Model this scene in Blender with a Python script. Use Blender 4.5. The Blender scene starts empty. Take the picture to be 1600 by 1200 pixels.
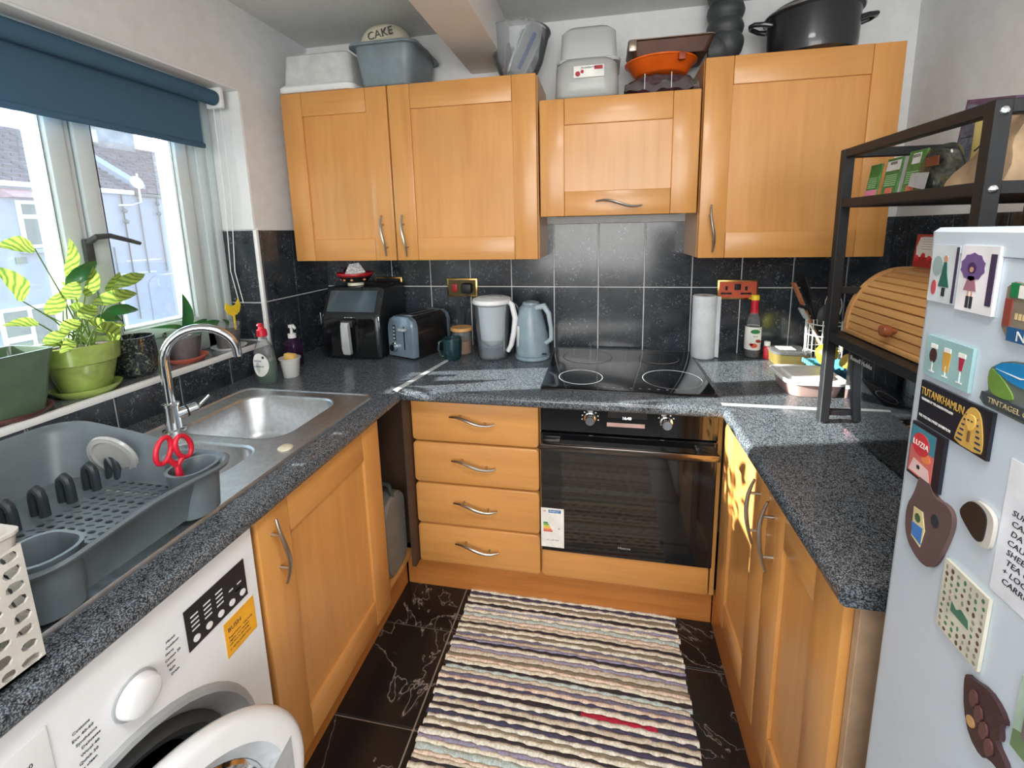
import bpy, bmesh, math, random
from mathutils import Vector, Matrix
random.seed(7)
SC = bpy.context.scene
COL = SC.collection
PI = math.pi
# ------------------------------------------------------------------ camera
def setup_camera():
    yaw, pitch, roll = .186, -.1628, -.0202
    f = Vector((-math.sin(yaw)*math.cos(pitch), math.cos(yaw)*math.cos(pitch), math.sin(pitch)))
    r = Vector((math.cos(yaw), math.sin(yaw), 0)); u = r.cross(f)
    R = r*math.cos(roll)+u*math.sin(roll); U = u*math.cos(roll)-r*math.sin(roll)
    cd = bpy.data.cameras.new('camera'); cam = bpy.data.objects.new('camera', cd); COL.objects.link(cam)
    m = Matrix((R, U, -f)).transposed().to_4x4(); m.translation = (1.3955, -2.0122, 1.4399)
    cam.matrix_world = m
    cd.sensor_width = 36; cd.sensor_fit = 'HORIZONTAL'; cd.lens = 681.25*36/1600
    cd.shift_x = -.01008; cd.shift_y = -.0803; cd.clip_start = .02; cd.clip_end = 200
    SC.camera = cam
setup_camera()
# ------------------------------------------------------------------ sky, sun, lamps, exposure
def setup_light():
    w = bpy.data.worlds.new('sky'); SC.world = w; w.use_nodes = True; nt = w.node_tree; nt.nodes.clear()
    out = nt.nodes.new('ShaderNodeOutputWorld'); bg = nt.nodes.new('ShaderNodeBackground')
    tc = nt.nodes.new('ShaderNodeTexCoord'); sp = nt.nodes.new('ShaderNodeSeparateXYZ'); rp = nt.nodes.new('ShaderNodeValToRGB')
    rp.color_ramp.elements[0].position = 0; rp.color_ramp.elements[0].color = (.92, .97, 1, 1)
    rp.color_ramp.elements[1].position = 1; rp.color_ramp.elements[1].color = (.34, .58, 1, 1)
    nt.links.new(tc.outputs['Generated'], sp.inputs[0]); nt.links.new(sp.outputs['Z'], rp.inputs[0])
    nt.links.new(rp.outputs[0], bg.inputs[0]); bg.inputs[1].default_value = 3.1
    nt.links.new(bg.outputs[0], out.inputs[0])
    def lamp(name, kind, loc, d, energy, col, **k):
        l = bpy.data.lights.new(name, kind); l.energy = energy; l.color = col
        for a, v in k.items(): setattr(l, a, v)
        o = bpy.data.objects.new(name, l); COL.objects.link(o); o.location = loc
        o.rotation_euler = Vector(d).to_track_quat('-Z', 'Y').to_euler(); return o
    lamp('sun', 'SUN', (-6, -2, 4), (1, .235, -.325), 17.0, (1, .93, .82), angle=.01)
    lamp('rear_fill_light', 'AREA', (1.5, -3.7, 1.55), (0, 1, -.1), 32, (1, .98, .95), shape='RECTANGLE', size=1.9, size_y=1.3)  # added fill behind the camera, no real window there
    lamp('overhead_fill_light', 'AREA', (1.55, -1.9, 2.28), (0, 0, -1), 9, (1, .98, .95), shape='DISK', size=.5)  # added overhead fill to lift the room, not an actual fitting
    v = SC.view_settings; v.view_transform = 'Standard'; v.look = 'None'; v.gamma = 1; v.use_curve_mapping = False; v.exposure = .82
setup_light()
# ------------------------------------------------------------------ materials
def lin(c): return tuple((x/255/12.92 if x/255 <= .04045 else ((x/255+.055)/1.055)**2.4) for x in c)+(1,)
class NT:
    def __init__(s, name):
        s.m = bpy.data.materials.new(name); s.m.use_nodes = True; s.t = s.m.node_tree
        s.b = s.t.nodes['Principled BSDF']; s.out = s.t.nodes['Material Output']
    def n(s, typ, **k):
        x = s.t.nodes.new('ShaderNode'+typ)
        for a, v in k.items():
            if a in x.inputs.keys(): x.inputs[a].default_value = v
            else: setattr(x, a, v)
        return x
    def l(s, a, b): s.t.links.new(a, b)
    def pos(s, scale=(1, 1, 1)):
        g = s.n('NewGeometry'); mp = s.n('Mapping'); mp.inputs['Scale'].default_value = scale
        s.l(g.outputs['Position'], mp.inputs['Vector']); return mp.outputs[0]
    def obj(s, scale=(1, 1, 1)):
        g = s.n('TexCoord'); mp = s.n('Mapping'); mp.inputs['Scale'].default_value = scale
        s.l(g.outputs['Object'], mp.inputs['Vector']); return mp.outputs[0]
    def noise(s, v, scale, detail=3, rough=.6, dist=0):
        x = s.n('TexNoise', Scale=scale, Detail=detail, Roughness=rough, Distortion=dist); s.l(v, x.inputs['Vector']); return x.outputs['Fac']
    def ramp(s, f, stops):
        r = s.n('ValToRGB'); e = r.color_ramp.elements
        while len(e) < len(stops): e.new(.5)
        for i, (p, c) in enumerate(stops): e[i].position = p; e[i].color = lin(c)
        s.l(f, r.inputs[0]); return r.outputs[0]
    def mix(s, f, a, b):
        x = s.n('Mix', data_type='RGBA'); s.l(f, x.inputs[0])
        for i, q in ((6, a), (7, b)):
            if isinstance(q, tuple): x.inputs[i].default_value = q
            else: s.l(q, x.inputs[i])
        return x.outputs[2]
    def bump(s, h, strength=.2, dist=.002):
        b = s.n('Bump', Strength=strength, Distance=dist); s.l(h, b.inputs['Height']); s.l(b.outputs[0], s.b.inputs['Normal'])
    def set(s, **k):
        for a, v in k.items(): s.b.inputs[a.replace('_', ' ')].default_value = v
MATS = {}
def pm(name, col, rough=.5, metal=0, coat=0, emit=0, var=.06, vs=18, bump=0, bs=200, sub=0, spec=.5):
    s = NT(name); s.set(Roughness=rough, Metallic=metal, Specular_IOR_Level=spec)
    if coat: s.set(Coat_Weight=coat, Coat_Roughness=.06)
    f = s.noise(s.obj(), vs); a = [max(0, x*(1-var)) for x in col]; b = [min(255, x*(1+var)) for x in col]
    s.l(s.ramp(f, [(.3, a), (.7, b)]), s.b.inputs['Base Color'])
    if bump: s.bump(s.noise(s.obj(), bs), bump)
    if emit: s.set(Emission_Color=lin(col), Emission_Strength=emit)
    MATS[name] = s.m; return s.m
def wood(name, c1, c2, c3, stretch, rough=.34):
    s = NT(name); s.set(Roughness=rough, Coat_Weight=.25, Coat_Roughness=.18)
    a = s.noise(s.pos(stretch), 1.0, 5, .62, .6); b = s.noise(s.pos((3, 3, 3)), 1.0, 2)
    base = s.ramp(a, [(.28, c1), (.5, c2), (.75, c3)])
    tint = s.ramp(b, [(.35, [x*.93 for x in c2]), (.65, [min(255, x*1.03) for x in c2])])
    x = s.n('Mix', data_type='RGBA'); x.inputs[0].default_value = .45; s.l(base, x.inputs[6]); s.l(tint, x.inputs[7])
    s.l(x.outputs[2], s.b.inputs['Base Color']); s.bump(a, .06)
    MATS[name] = s.m; return s.m
def clear(name, col, opacity=.2, rough=.05, ior=1.45):
    s = NT(name); tr = s.n('BsdfTransparent'); gl = s.n('BsdfGlossy', Roughness=rough); df = s.n('BsdfDiffuse', Color=lin(col)); tl = s.n('BsdfTranslucent', Color=lin(col))
    tr.inputs[0].default_value = tuple(.6+.4*x for x in lin(col)[:3])+(1,)
    m0 = s.n('MixShader', Fac=.4); s.l(df.outputs[0], m0.inputs[1]); s.l(tl.outputs[0], m0.inputs[2])
    m1 = s.n('MixShader', Fac=opacity); s.l(tr.outputs[0], m1.inputs[1]); s.l(m0.outputs[0], m1.inputs[2])
    fr = s.n('Fresnel', IOR=ior); m2 = s.n('MixShader'); s.l(fr.outputs[0], m2.inputs[0]); s.l(m1.outputs[0], m2.inputs[1]); s.l(gl.outputs[0], m2.inputs[2])
    s.l(m2.outputs[0], s.out.inputs[0]); MATS[name] = s.m; return s.m
W_V = wood('maple_upright', (194, 134, 70), (211, 150, 82), (223, 165, 96), (26, 26, 1.6))
W_H = wood('maple_level', (194, 134, 70), (211, 150, 82), (223, 165, 96), (1.6, 26, 26))
W_Y = wood('maple_level_side', (194, 134, 70), (211, 150, 82), (223, 165, 96), (26, 1.6, 26))
W_PL = wood('plinth_wood', (160, 92, 40), (194, 124, 60), (208, 140, 74), (2.2, 2.2, 30))
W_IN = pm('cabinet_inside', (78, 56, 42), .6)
W_B = wood('bamboo', (186, 130, 72), (208, 158, 98), (222, 176, 118), (60, 2, 60), .4)
W_K = pm('knob_wood', (150, 84, 50), .35)
def speckle():
    s = NT('worktop_speckle'); s.set(Roughness=.22, Specular_IOR_Level=.5)
    a = s.noise(s.pos(), 410, 2, .6); b = s.noise(s.pos(), 120, 2, .6)
    base = s.ramp(a, [(.43, (16, 20, 26)), (.5, (42, 50, 58)), (.585, (150, 158, 164))]); t = s.ramp(b, [(.35, (24, 28, 34)), (.65, (100, 108, 116))])
    x = s.n('Mix', data_type='RGBA'); x.inputs[0].default_value = .45; s.l(base, x.inputs[6]); s.l(t, x.inputs[7])
    s.l(x.outputs[2], s.b.inputs['Base Color']); s.bump(a, .05); return s.m
WORK = speckle()
def slate_tile(name, dark, mid, flecks):
    s = NT(name); s.set(Roughness=.2, Coat_Weight=.3, Coat_Roughness=.1)
    a = s.noise(s.pos(), 9, 5, .65, .8); b = s.noise(s.pos(), 105, 3, .75, 1.2); c = s.noise(s.pos(), 14, 2, .5)
    base = s.ramp(a, [(.3, dark), (.7, mid)]); k = s.ramp(b, [(.58, (0, 0, 0)), (.70, (255, 255, 255))]); z = s.ramp(c, [(.42, (0, 0, 0)), (.62, (255, 255, 255))])
    mu = s.n('Mix', data_type='RGBA', blend_type='MULTIPLY'); mu.inputs[0].default_value = 1; s.l(k, mu.inputs[6]); s.l(z, mu.inputs[7])
    s.l(s.mix(mu.outputs[2], base, lin(flecks)), s.b.inputs['Base Color']); s.bump(a, .1); return s.m
TILE = slate_tile('black_wall_tile', (30, 36, 43), (60, 67, 74), (180, 188, 194))
SILLT = slate_tile('grey_sill_tile', (88, 94, 100), (128, 134, 138), (200, 205, 210))
def marble():
    s = NT('floor_marble'); s.set(Roughness=.28)
    a = s.noise(s.pos(), 2.6, 5, .58, 1.0); b = s.noise(s.pos(), 30, 4, .7, 1)
    m = s.n('Math', operation='SUBTRACT'); s.l(a, m.inputs[0]); m.inputs[1].default_value = .5
    ab = s.n('Math', operation='ABSOLUTE'); s.l(m.outputs[0], ab.inputs[0])
    v = s.ramp(ab.outputs[0], [(0, (150, 142, 134)), (.0035, (70, 65, 62)), (.010, (30, 27, 27))])
    w = s.ramp(b, [(.5, (20, 18, 19)), (.85, (52, 48, 47))]); x = s.n('Mix', data_type='RGBA', blend_type='LIGHTEN'); x.inputs[0].default_value = 1
    s.l(v, x.inputs[6]); s.l(w, x.inputs[7]); s.l(x.outputs[2], s.b.inputs['Base Color']); return s.m
MARB = marble()
GROUT = pm('grout', (226, 224, 222), .8); FGROUT = pm('floor_grout', (158, 140, 124), .85)
PAINT = pm('wall_paint', (224, 226, 227), .75, bump=.15, bs=60, var=.02); CEIL = pm('ceiling_paint', (214, 215, 214), .8, var=.02); BEAMP = pm('beam_paint', (236, 234, 230), .6, var=.01)
UPVC = pm('white_upvc', (206, 218, 220), .3, var=.01); WHITE = pm('white_enamel', (236, 238, 240), .22, var=.01, coat=.3)
WPL = pm('white_plastic', (232, 234, 234), .4, var=.01); SKYB = pm('fridge_white', (206, 220, 232), .32, var=.01)
STEEL = pm('brushed_steel', (206, 210, 214), .36, 1, var=.05, vs=60); CHROME = pm('chrome', (225, 228, 230), .08, 1, var=.01)
NICK = pm('satin_nickel', (176, 170, 162), .3, 1, var=.03); BRASS = pm('brass', (196, 160, 96), .25, 1); COPPER = pm('copper_plate', (226, 110, 84), .4, .5)
BLACK = pm('black_gloss', (16, 18, 21), .08, coat=.5); BLK = pm('black_matt', (22, 23, 26), .5); BSATIN = pm('black_satin', (28, 31, 35), .25)
RACKM = pm('black_powder_coat', (24, 26, 29), .5); GREY = pm('drainer_grey', (98, 108, 114), .38); DGREY = pm('dark_grey_rubber', (62, 66, 68), .5, bump=.3)
BLUEG = pm('kettle_blue_grey', (134, 152, 162), .3); TOASTM = pm('toaster_grey', (112, 130, 144), .3, .2); LGREY = pm('light_grey', (168, 172, 174), .4)
CADDY = pm('stone_plastic', (196, 192, 184), .6, bump=.2); RED = pm('red_plastic', (200, 28, 52), .35); RED2 = pm('dark_red', (168, 28, 34), .4)
GREENP = pm('lime_glaze', (150, 170, 88), .18, coat=.5, var=.1); SAGE = pm('sage_glaze', (84, 104, 84), .3, coat=.3); TERRA = pm('terracotta', (176, 92, 74), .6); BROWNS = pm('brown_saucer', (92, 58, 54), .5)
SOIL = pm('potting_soil', (62, 46, 38), .95, bump=.8, bs=120, var=.4, vs=90); LEAFD = pm('dark_leaf', (40, 104, 52), .3, coat=.3)
YEL = pm('yellow_plastic', (238, 208, 44), .5); CREAM = pm('cream_enamel', (216, 212, 190), .35); ORANGE = pm('orange_dish', (226, 96, 22), .3); KRAFT = pm('kraft_paper', (168, 142, 112), .9, bump=.8, bs=40, var=.14)
PAPER = pm('paper', (236, 236, 230), .8); PINK = pm('pink_plastic', (232, 132, 160), .5); BLUEC = pm('blue_plastic', (92, 170, 208), .5); LEMON = pm('lemon_skin', (216, 206, 40), .45, bump=.4, bs=150)
SPONGE = pm('sponge', (222, 180, 104), .95, bump=.8, bs=150); INK = pm('ink', (38, 42, 50), .7); WINK = pm('white_ink', (226, 228, 226), .6); GOLD = pm('gold_print', (206, 166, 84), .5); ROLLP = pm('kitchen_paper', (212, 218, 222), .95, bump=.5, bs=90)
ORST = pm('amber_sticker', (240, 172, 40), .6); DKBR = pm('dark_contents', (58, 34, 40), .5, var=.5, vs=60); FOIL = pm('foil', (176, 160, 146), .3, .9, bump=.5, bs=40)
GLASS = clear('window_glass', (235, 245, 250), .03, .02); CLR = clear('clear_plastic', (240, 244, 246), .16, .08, 1.25); CLR2 = clear('frosted_plastic', (244, 246, 244), .7, .2)
CLRJ = clear('jug_plastic', (240, 246, 250), .16, .05, 1.2); CLRB = clear('teal_glass', (60, 110, 120), .35, .04); GRNL = clear('green_soap', (20, 104, 66), .75, .05); MILK = clear('milky_plastic', (250, 252, 252), .8, .2)
VIOL = clear('purple_bottle', (70, 40, 80), .7, .06); AMB = clear('dark_syrup', (58, 24, 22), .75, .04); TAN = clear('glass_dish_food', (168, 150, 88), .6, .08); PNKF = clear('pink_food_tub', (244, 214, 206), .7, .15)
def blind_mat():
    s = NT('blind_fabric'); df = s.n('BsdfDiffuse', Color=lin((78, 108, 132))); tl = s.n('BsdfTranslucent', Color=lin((60, 96, 120))); m = s.n('MixShader', Fac=.1)
    s.l(df.outputs[0], m.inputs[1]); s.l(tl.outputs[0], m.inputs[2]); s.l(m.outputs[0], s.out.inputs[0])
    b = s.n('Bump', Strength=.1); s.l(s.noise(s.pos((400, 400, 400)), 1), b.inputs['Height']); s.l(b.outputs[0], df.inputs['Normal']); return s.m
BLIND = blind_mat()
def leaf_mat():
    s = NT('variegated_leaf'); g = s.n('TexCoord'); sp = s.n('SeparateXYZ'); s.l(g.outputs['UV'], sp.inputs[0])
    wv = s.n('TexWave', Scale=1.7, Distortion=5.0); mp = s.n('Mapping'); mp.inputs['Rotation'].default_value = (0, 0, .35); s.l(g.outputs['UV'], mp.inputs[0]); s.l(mp.outputs[0], wv.inputs[0])
    c = s.ramp(wv.outputs['Fac'], [(.1, (158, 176, 82)), (.6, (132, 158, 70)), (.95, (92, 124, 56))])
    tl = s.n('BsdfTranslucent'); s.l(c, tl.inputs[0]); s.l(c, s.b.inputs['Base Color']); s.set(Roughness=.35)
    m = s.n('MixShader', Fac=.35); s.l(s.b.outputs[0], m.inputs[1]); s.l(tl.outputs[0], m.inputs[2]); s.l(m.outputs[0], s.out.inputs[0]); return s.m
LEAF = leaf_mat()
def glaze_mat():
    s = NT('speckled_pot_glaze'); s.set(Roughness=.2, Coat_Weight=.5)
    s.l(s.ramp(s.noise(s.pos(), 90, 3, .7, 1), [(.4, (26, 30, 36)), (.58, (52, 60, 60)), (.68, (150, 160, 120))]), s.b.inputs['Base Color']); return s.m
POTD = glaze_mat()
def roof_mat():
    s = NT('roof_tile'); s.set(Roughness=.9); s.l(s.ramp(s.noise(s.pos(), 3, 4, .7), [(.35, (58, 54, 62)), (.65, (84, 76, 84))]), s.b.inputs['Base Color']); return s.m
ROOF = roof_mat()
RENDER = pm('house_render', (116, 122, 134), .9, var=.03, vs=1); ROAD = pm('street', (120, 122, 124), .95, var=.1, vs=1); HGLASS = pm('house_window_glass', (52, 64, 66), .1); HBRICK = pm('chimney_brick', (100, 100, 104), .9, var=.15, vs=4)
def rug_mats():
    cols = [(232, 222, 204), (208, 196, 178), (70, 66, 88), (52, 44, 48), (128, 116, 98), (150, 144, 168), (186, 200, 196), (226, 204, 186), (110, 104, 126), (236, 228, 214), (196, 180, 160), (90, 84, 72), (170, 30, 60)]
    return [pm('rag_%d' % i, c, .95, bump=.9, bs=260, var=.12, vs=140) for i, c in enumerate(cols)]
RAG = rug_mats()
# ------------------------------------------------------------------ mesh builder
class MB:
    def __init__(s): s.bm = bmesh.new()
    def face(s, pts):
        vs = [s.bm.verts.new(p) for p in pts]
        try: return s.bm.faces.new(vs)
        except ValueError: return None
    def box(s, x0, x1, y0, y1, z0, z1, bev=0, seg=2):
        if x0 > x1: x0, x1 = x1, x0
        if y0 > y1: y0, y1 = y1, y0
        if z0 > z1: z0, z1 = z1, z0
        v = [s.bm.verts.new((x, y, z)) for x in (x0, x1) for y in (y0, y1) for z in (z0, z1)]
        fs = [s.bm.faces.new([v[i] for i in q]) for q in ((0, 1, 3, 2), (4, 6, 7, 5), (0, 4, 5, 1), (2, 3, 7, 6), (0, 2, 6, 4), (1, 5, 7, 3))]
        if bev:
            es = list({e for f in fs for e in f.edges}); bmesh.ops.bevel(s.bm, geom=es, offset=bev, segments=seg, affect='EDGES', profile=.5)
        return s
    def loft(s, rings, closed=True, cap0=True, cap1=True):
        R = [[s.bm.verts.new(p) for p in r] for r in rings]; n = len(R[0])
        for a, b in zip(R, R[1:]):
            for i in range(n if closed else n-1):
                j = (i+1) % n
                try: s.bm.faces.new((a[i], a[j], b[j], b[i]))
                except ValueError: pass
        if cap0: s.bm.faces.new(R[0][::-1])
        if cap1: s.bm.faces.new(R[-1])
        return s
    def lathe(s, prof, c=(0, 0, 0), n=32, sx=1, sy=1, cap0=True, cap1=True):
        return s.loft([[(c[0]+r*sx*math.cos(2*PI*i/n), c[1]+r*sy*math.sin(2*PI*i/n), c[2]+z) for i in range(n)] for r, z in prof], cap0=cap0, cap1=cap1)
    def tube(s, pts, r, n=10, cap=True):
        P = [Vector(p) for p in pts]; rr = r if isinstance(r, (list, tuple)) else [r]*len(P); rings = []; ref = None
        for i, p in enumerate(P):
            t = (P[min(i+1, len(P)-1)]-P[max(i-1, 0)]).normalized()
            if ref is None: ref = Vector((0, 0, 1)) if abs(t.z) < .9 else Vector((1, 0, 0))
            a = t.cross(ref).normalized(); b = a.cross(t).normalized(); ref = b
            rings.append([p+a*rr[i]*math.cos(2*PI*k/n)+b*rr[i]*math.sin(2*PI*k/n) for k in range(n)])
        return s.loft(rings, cap0=cap, cap1=cap)
    def cyl(s, p0, p1, r, r1=None, n=24): return s.tube([p0, p1], [r, r if r1 is None else r1], n)
    def prism(s, poly, z0, z1): return s.loft([[(x, y, z0) for x, y in poly], [(x, y, z1) for x, y in poly]])
    def grid(s, fn, nu, nv):
        V = [[s.bm.verts.new(fn(i/nu, j/nv)) for j in range(nv+1)] for i in range(nu+1)]
        uv = s.bm.loops.layers.uv.verify()
        for i in range(nu):
            for j in range(nv):
                f = s.bm.faces.new((V[i][j], V[i+1][j], V[i+1][j+1], V[i][j+1]))
                for lp, (a, b) in zip(f.loops, ((i, j), (i+1, j), (i+1, j+1), (i, j+1))): lp[uv].uv = (a/nu, b/nv)
        return s
    def ball(s, c, r, n=16, sc=(1, 1, 1)):
        m = Matrix.Translation(c) @ Matrix.Diagonal((sc[0], sc[1], sc[2], 1)); bmesh.ops.create_uvsphere(s.bm, u_segments=n, v_segments=max(6, n*2//3), radius=r, matrix=m); return s
    def xf(s, M): bmesh.ops.transform(s.bm, matrix=M, verts=s.bm.verts[:]); return s
    def cells(s, O, U, V, nu, nv, hole, th, N):
        """perforated sheet: each cell has a hole polygon (8 points in -.5...5 cell units) or None"""
        O, U, V, N = Vector(O), Vector(U), Vector(V), Vector(N)
        sq = [(-.5, -.5), (0, -.5), (.5, -.5), (.5, 0), (.5, .5), (0, .5), (-.5, .5), (-.5, 0)]
        for i in range(nu):
            for j in range(nv):
                h = hole(i, j); P = lambda a, b, k: O+U*((i+.5+a)/nu)+V*((j+.5+b)/nv)+N*k
                if h is None:
                    s.face([P(a, b, 0) for a, b in sq[::2]]); s.face([P(a, b, -th) for a, b in sq[::2][::-1]]); continue
                for q in range(8):
                    w = (q+1) % 8
                    s.face([P(*sq[q], 0), P(*sq[w], 0), P(*h[w], 0), P(*h[q], 0)]); s.face([P(*h[q], -th), P(*h[w], -th), P(*sq[w], -th), P(*sq[q], -th)])
                    s.face([P(*h[q], 0), P(*h[w], 0), P(*h[w], -th), P(*h[q], -th)])
        return s
def oct_hole(r, ry=None, rot=0, jit=0, dx=0, dy=0):
    ry = ry or r; out = []
    for q in range(8):
        a = -3*PI/4+q*PI/4; k = 1+random.uniform(-jit, jit)
        x, y = r*k*math.cos(a), ry*k*math.sin(a); out.append((dx+x*math.cos(rot)-y*math.sin(rot), dy+x*math.sin(rot)+y*math.cos(rot)))
    return out
def rr(cx, cy, w, d, r, z, k=5):
    """rounded rectangle ring"""
    out = []; r = min(r, w/2-.0005, d/2-.0005)
    for sx, sy, a0 in ((1, 1, 0), (-1, 1, PI/2), (-1, -1, PI), (1, -1, 3*PI/2)):
        for i in range(k+1):
            a = a0+PI/2*i/k; out.append((cx+sx*(w/2-r)+r*math.cos(a), cy+sy*(d/2-r)+r*math.sin(a), z))
    return out
def finish(mb, name, smooth=True, ang=.6):
    me = bpy.data.meshes.new(name); bmesh.ops.recalc_face_normals(mb.bm, faces=mb.bm.faces[:]); mb.bm.to_mesh(me); mb.bm.free()
    if smooth:
        me.shade_smooth(); me.set_sharp_from_angle(angle=ang)
    return me
def wloc(o):
    v = Vector((0, 0, 0))
    while o is not None: v += o.location; o = o.parent
    return v
def part(name, mb, m, parent=None, world=True, label=None, stuff=False, smooth=True, ang=.6):
    """one mesh object; world=True: vertices are given in world space"""
    if world and parent is not None: mb.xf(Matrix.Translation(-wloc(parent)))
    me = finish(mb, name, smooth, ang); me.materials.append(m); o = bpy.data.objects.new(name, me); COL.objects.link(o); o.parent = parent
    if label: o['label'] = label
    if stuff: o['kind'] = 'stuff'
    return o
def thing(name, label, cat, loc=(0, 0, 0), rz=0, group=None, rot=None):
    o = bpy.data.objects.new(name, None); COL.objects.link(o); o.location = loc; o.rotation_euler = rot or (0, 0, rz); o.empty_display_size = .05
    o['label'] = label; o['category'] = cat
    if group: o['group'] = group
    return o
def tag(o, label, cat, group=None):
    o['label'] = label; o['category'] = cat
    if group: o['group'] = group
    return o
def struct(name, mb, m):
    o = part(name, mb, m, None); o['kind'] = 'structure'; return o
def single(name, mb, m, label, cat, group=None, loc=None, **k):
    """a thing that is one mesh: origin moved to its base"""
    me_o = part(name, mb, m, None, **k)
    if loc is not None:
        me_o.data.transform(Matrix.Translation(-Vector(loc))); me_o.location = loc
    return tag(me_o, label, cat, group)
def txt(s, size, m, parent, O, R, U, name='lettering', align='CENTER', ext=.0002, shear=0, world=True, sx=1):
    c = bpy.data.curves.new(name, 'FONT'); c.body = s; c.size = size; c.extrude = ext; c.align_x = align; c.align_y = 'CENTER'; c.shear = shear; c.resolution_u = 2
    t = bpy.data.objects.new(name, c); me = t.to_mesh().copy(); bpy.data.objects.remove(t); bpy.data.curves.remove(c)
    R = Vector(R).normalized(); U = Vector(U).normalized(); N = R.cross(U); M = Matrix((R*sx, U, N)).transposed().to_4x4(); M.translation = Vector(O)-(wloc(parent) if world and parent else Vector())
    me.transform(M); me.materials.clear(); me.materials.append(m); o = bpy.data.objects.new(name, me); COL.objects.link(o); o.parent = parent; me.name = name; return o
def hexa(n=24): return [(math.cos(2*PI*i/n), math.sin(2*PI*i/n)) for i in range(n)]
FX = {'S': Matrix(((1, 0, 0), (0, 1, 0), (0, 0, 1))), 'E': Matrix(((0, -1, 0), (1, 0, 0), (0, 0, 1))), 'W': Matrix(((0, 1, 0), (-1, 0, 0), (0, 0, 1)))}
def face_m(f, O): m = FX[f].to_4x4(); m.translation = O; return m
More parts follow.
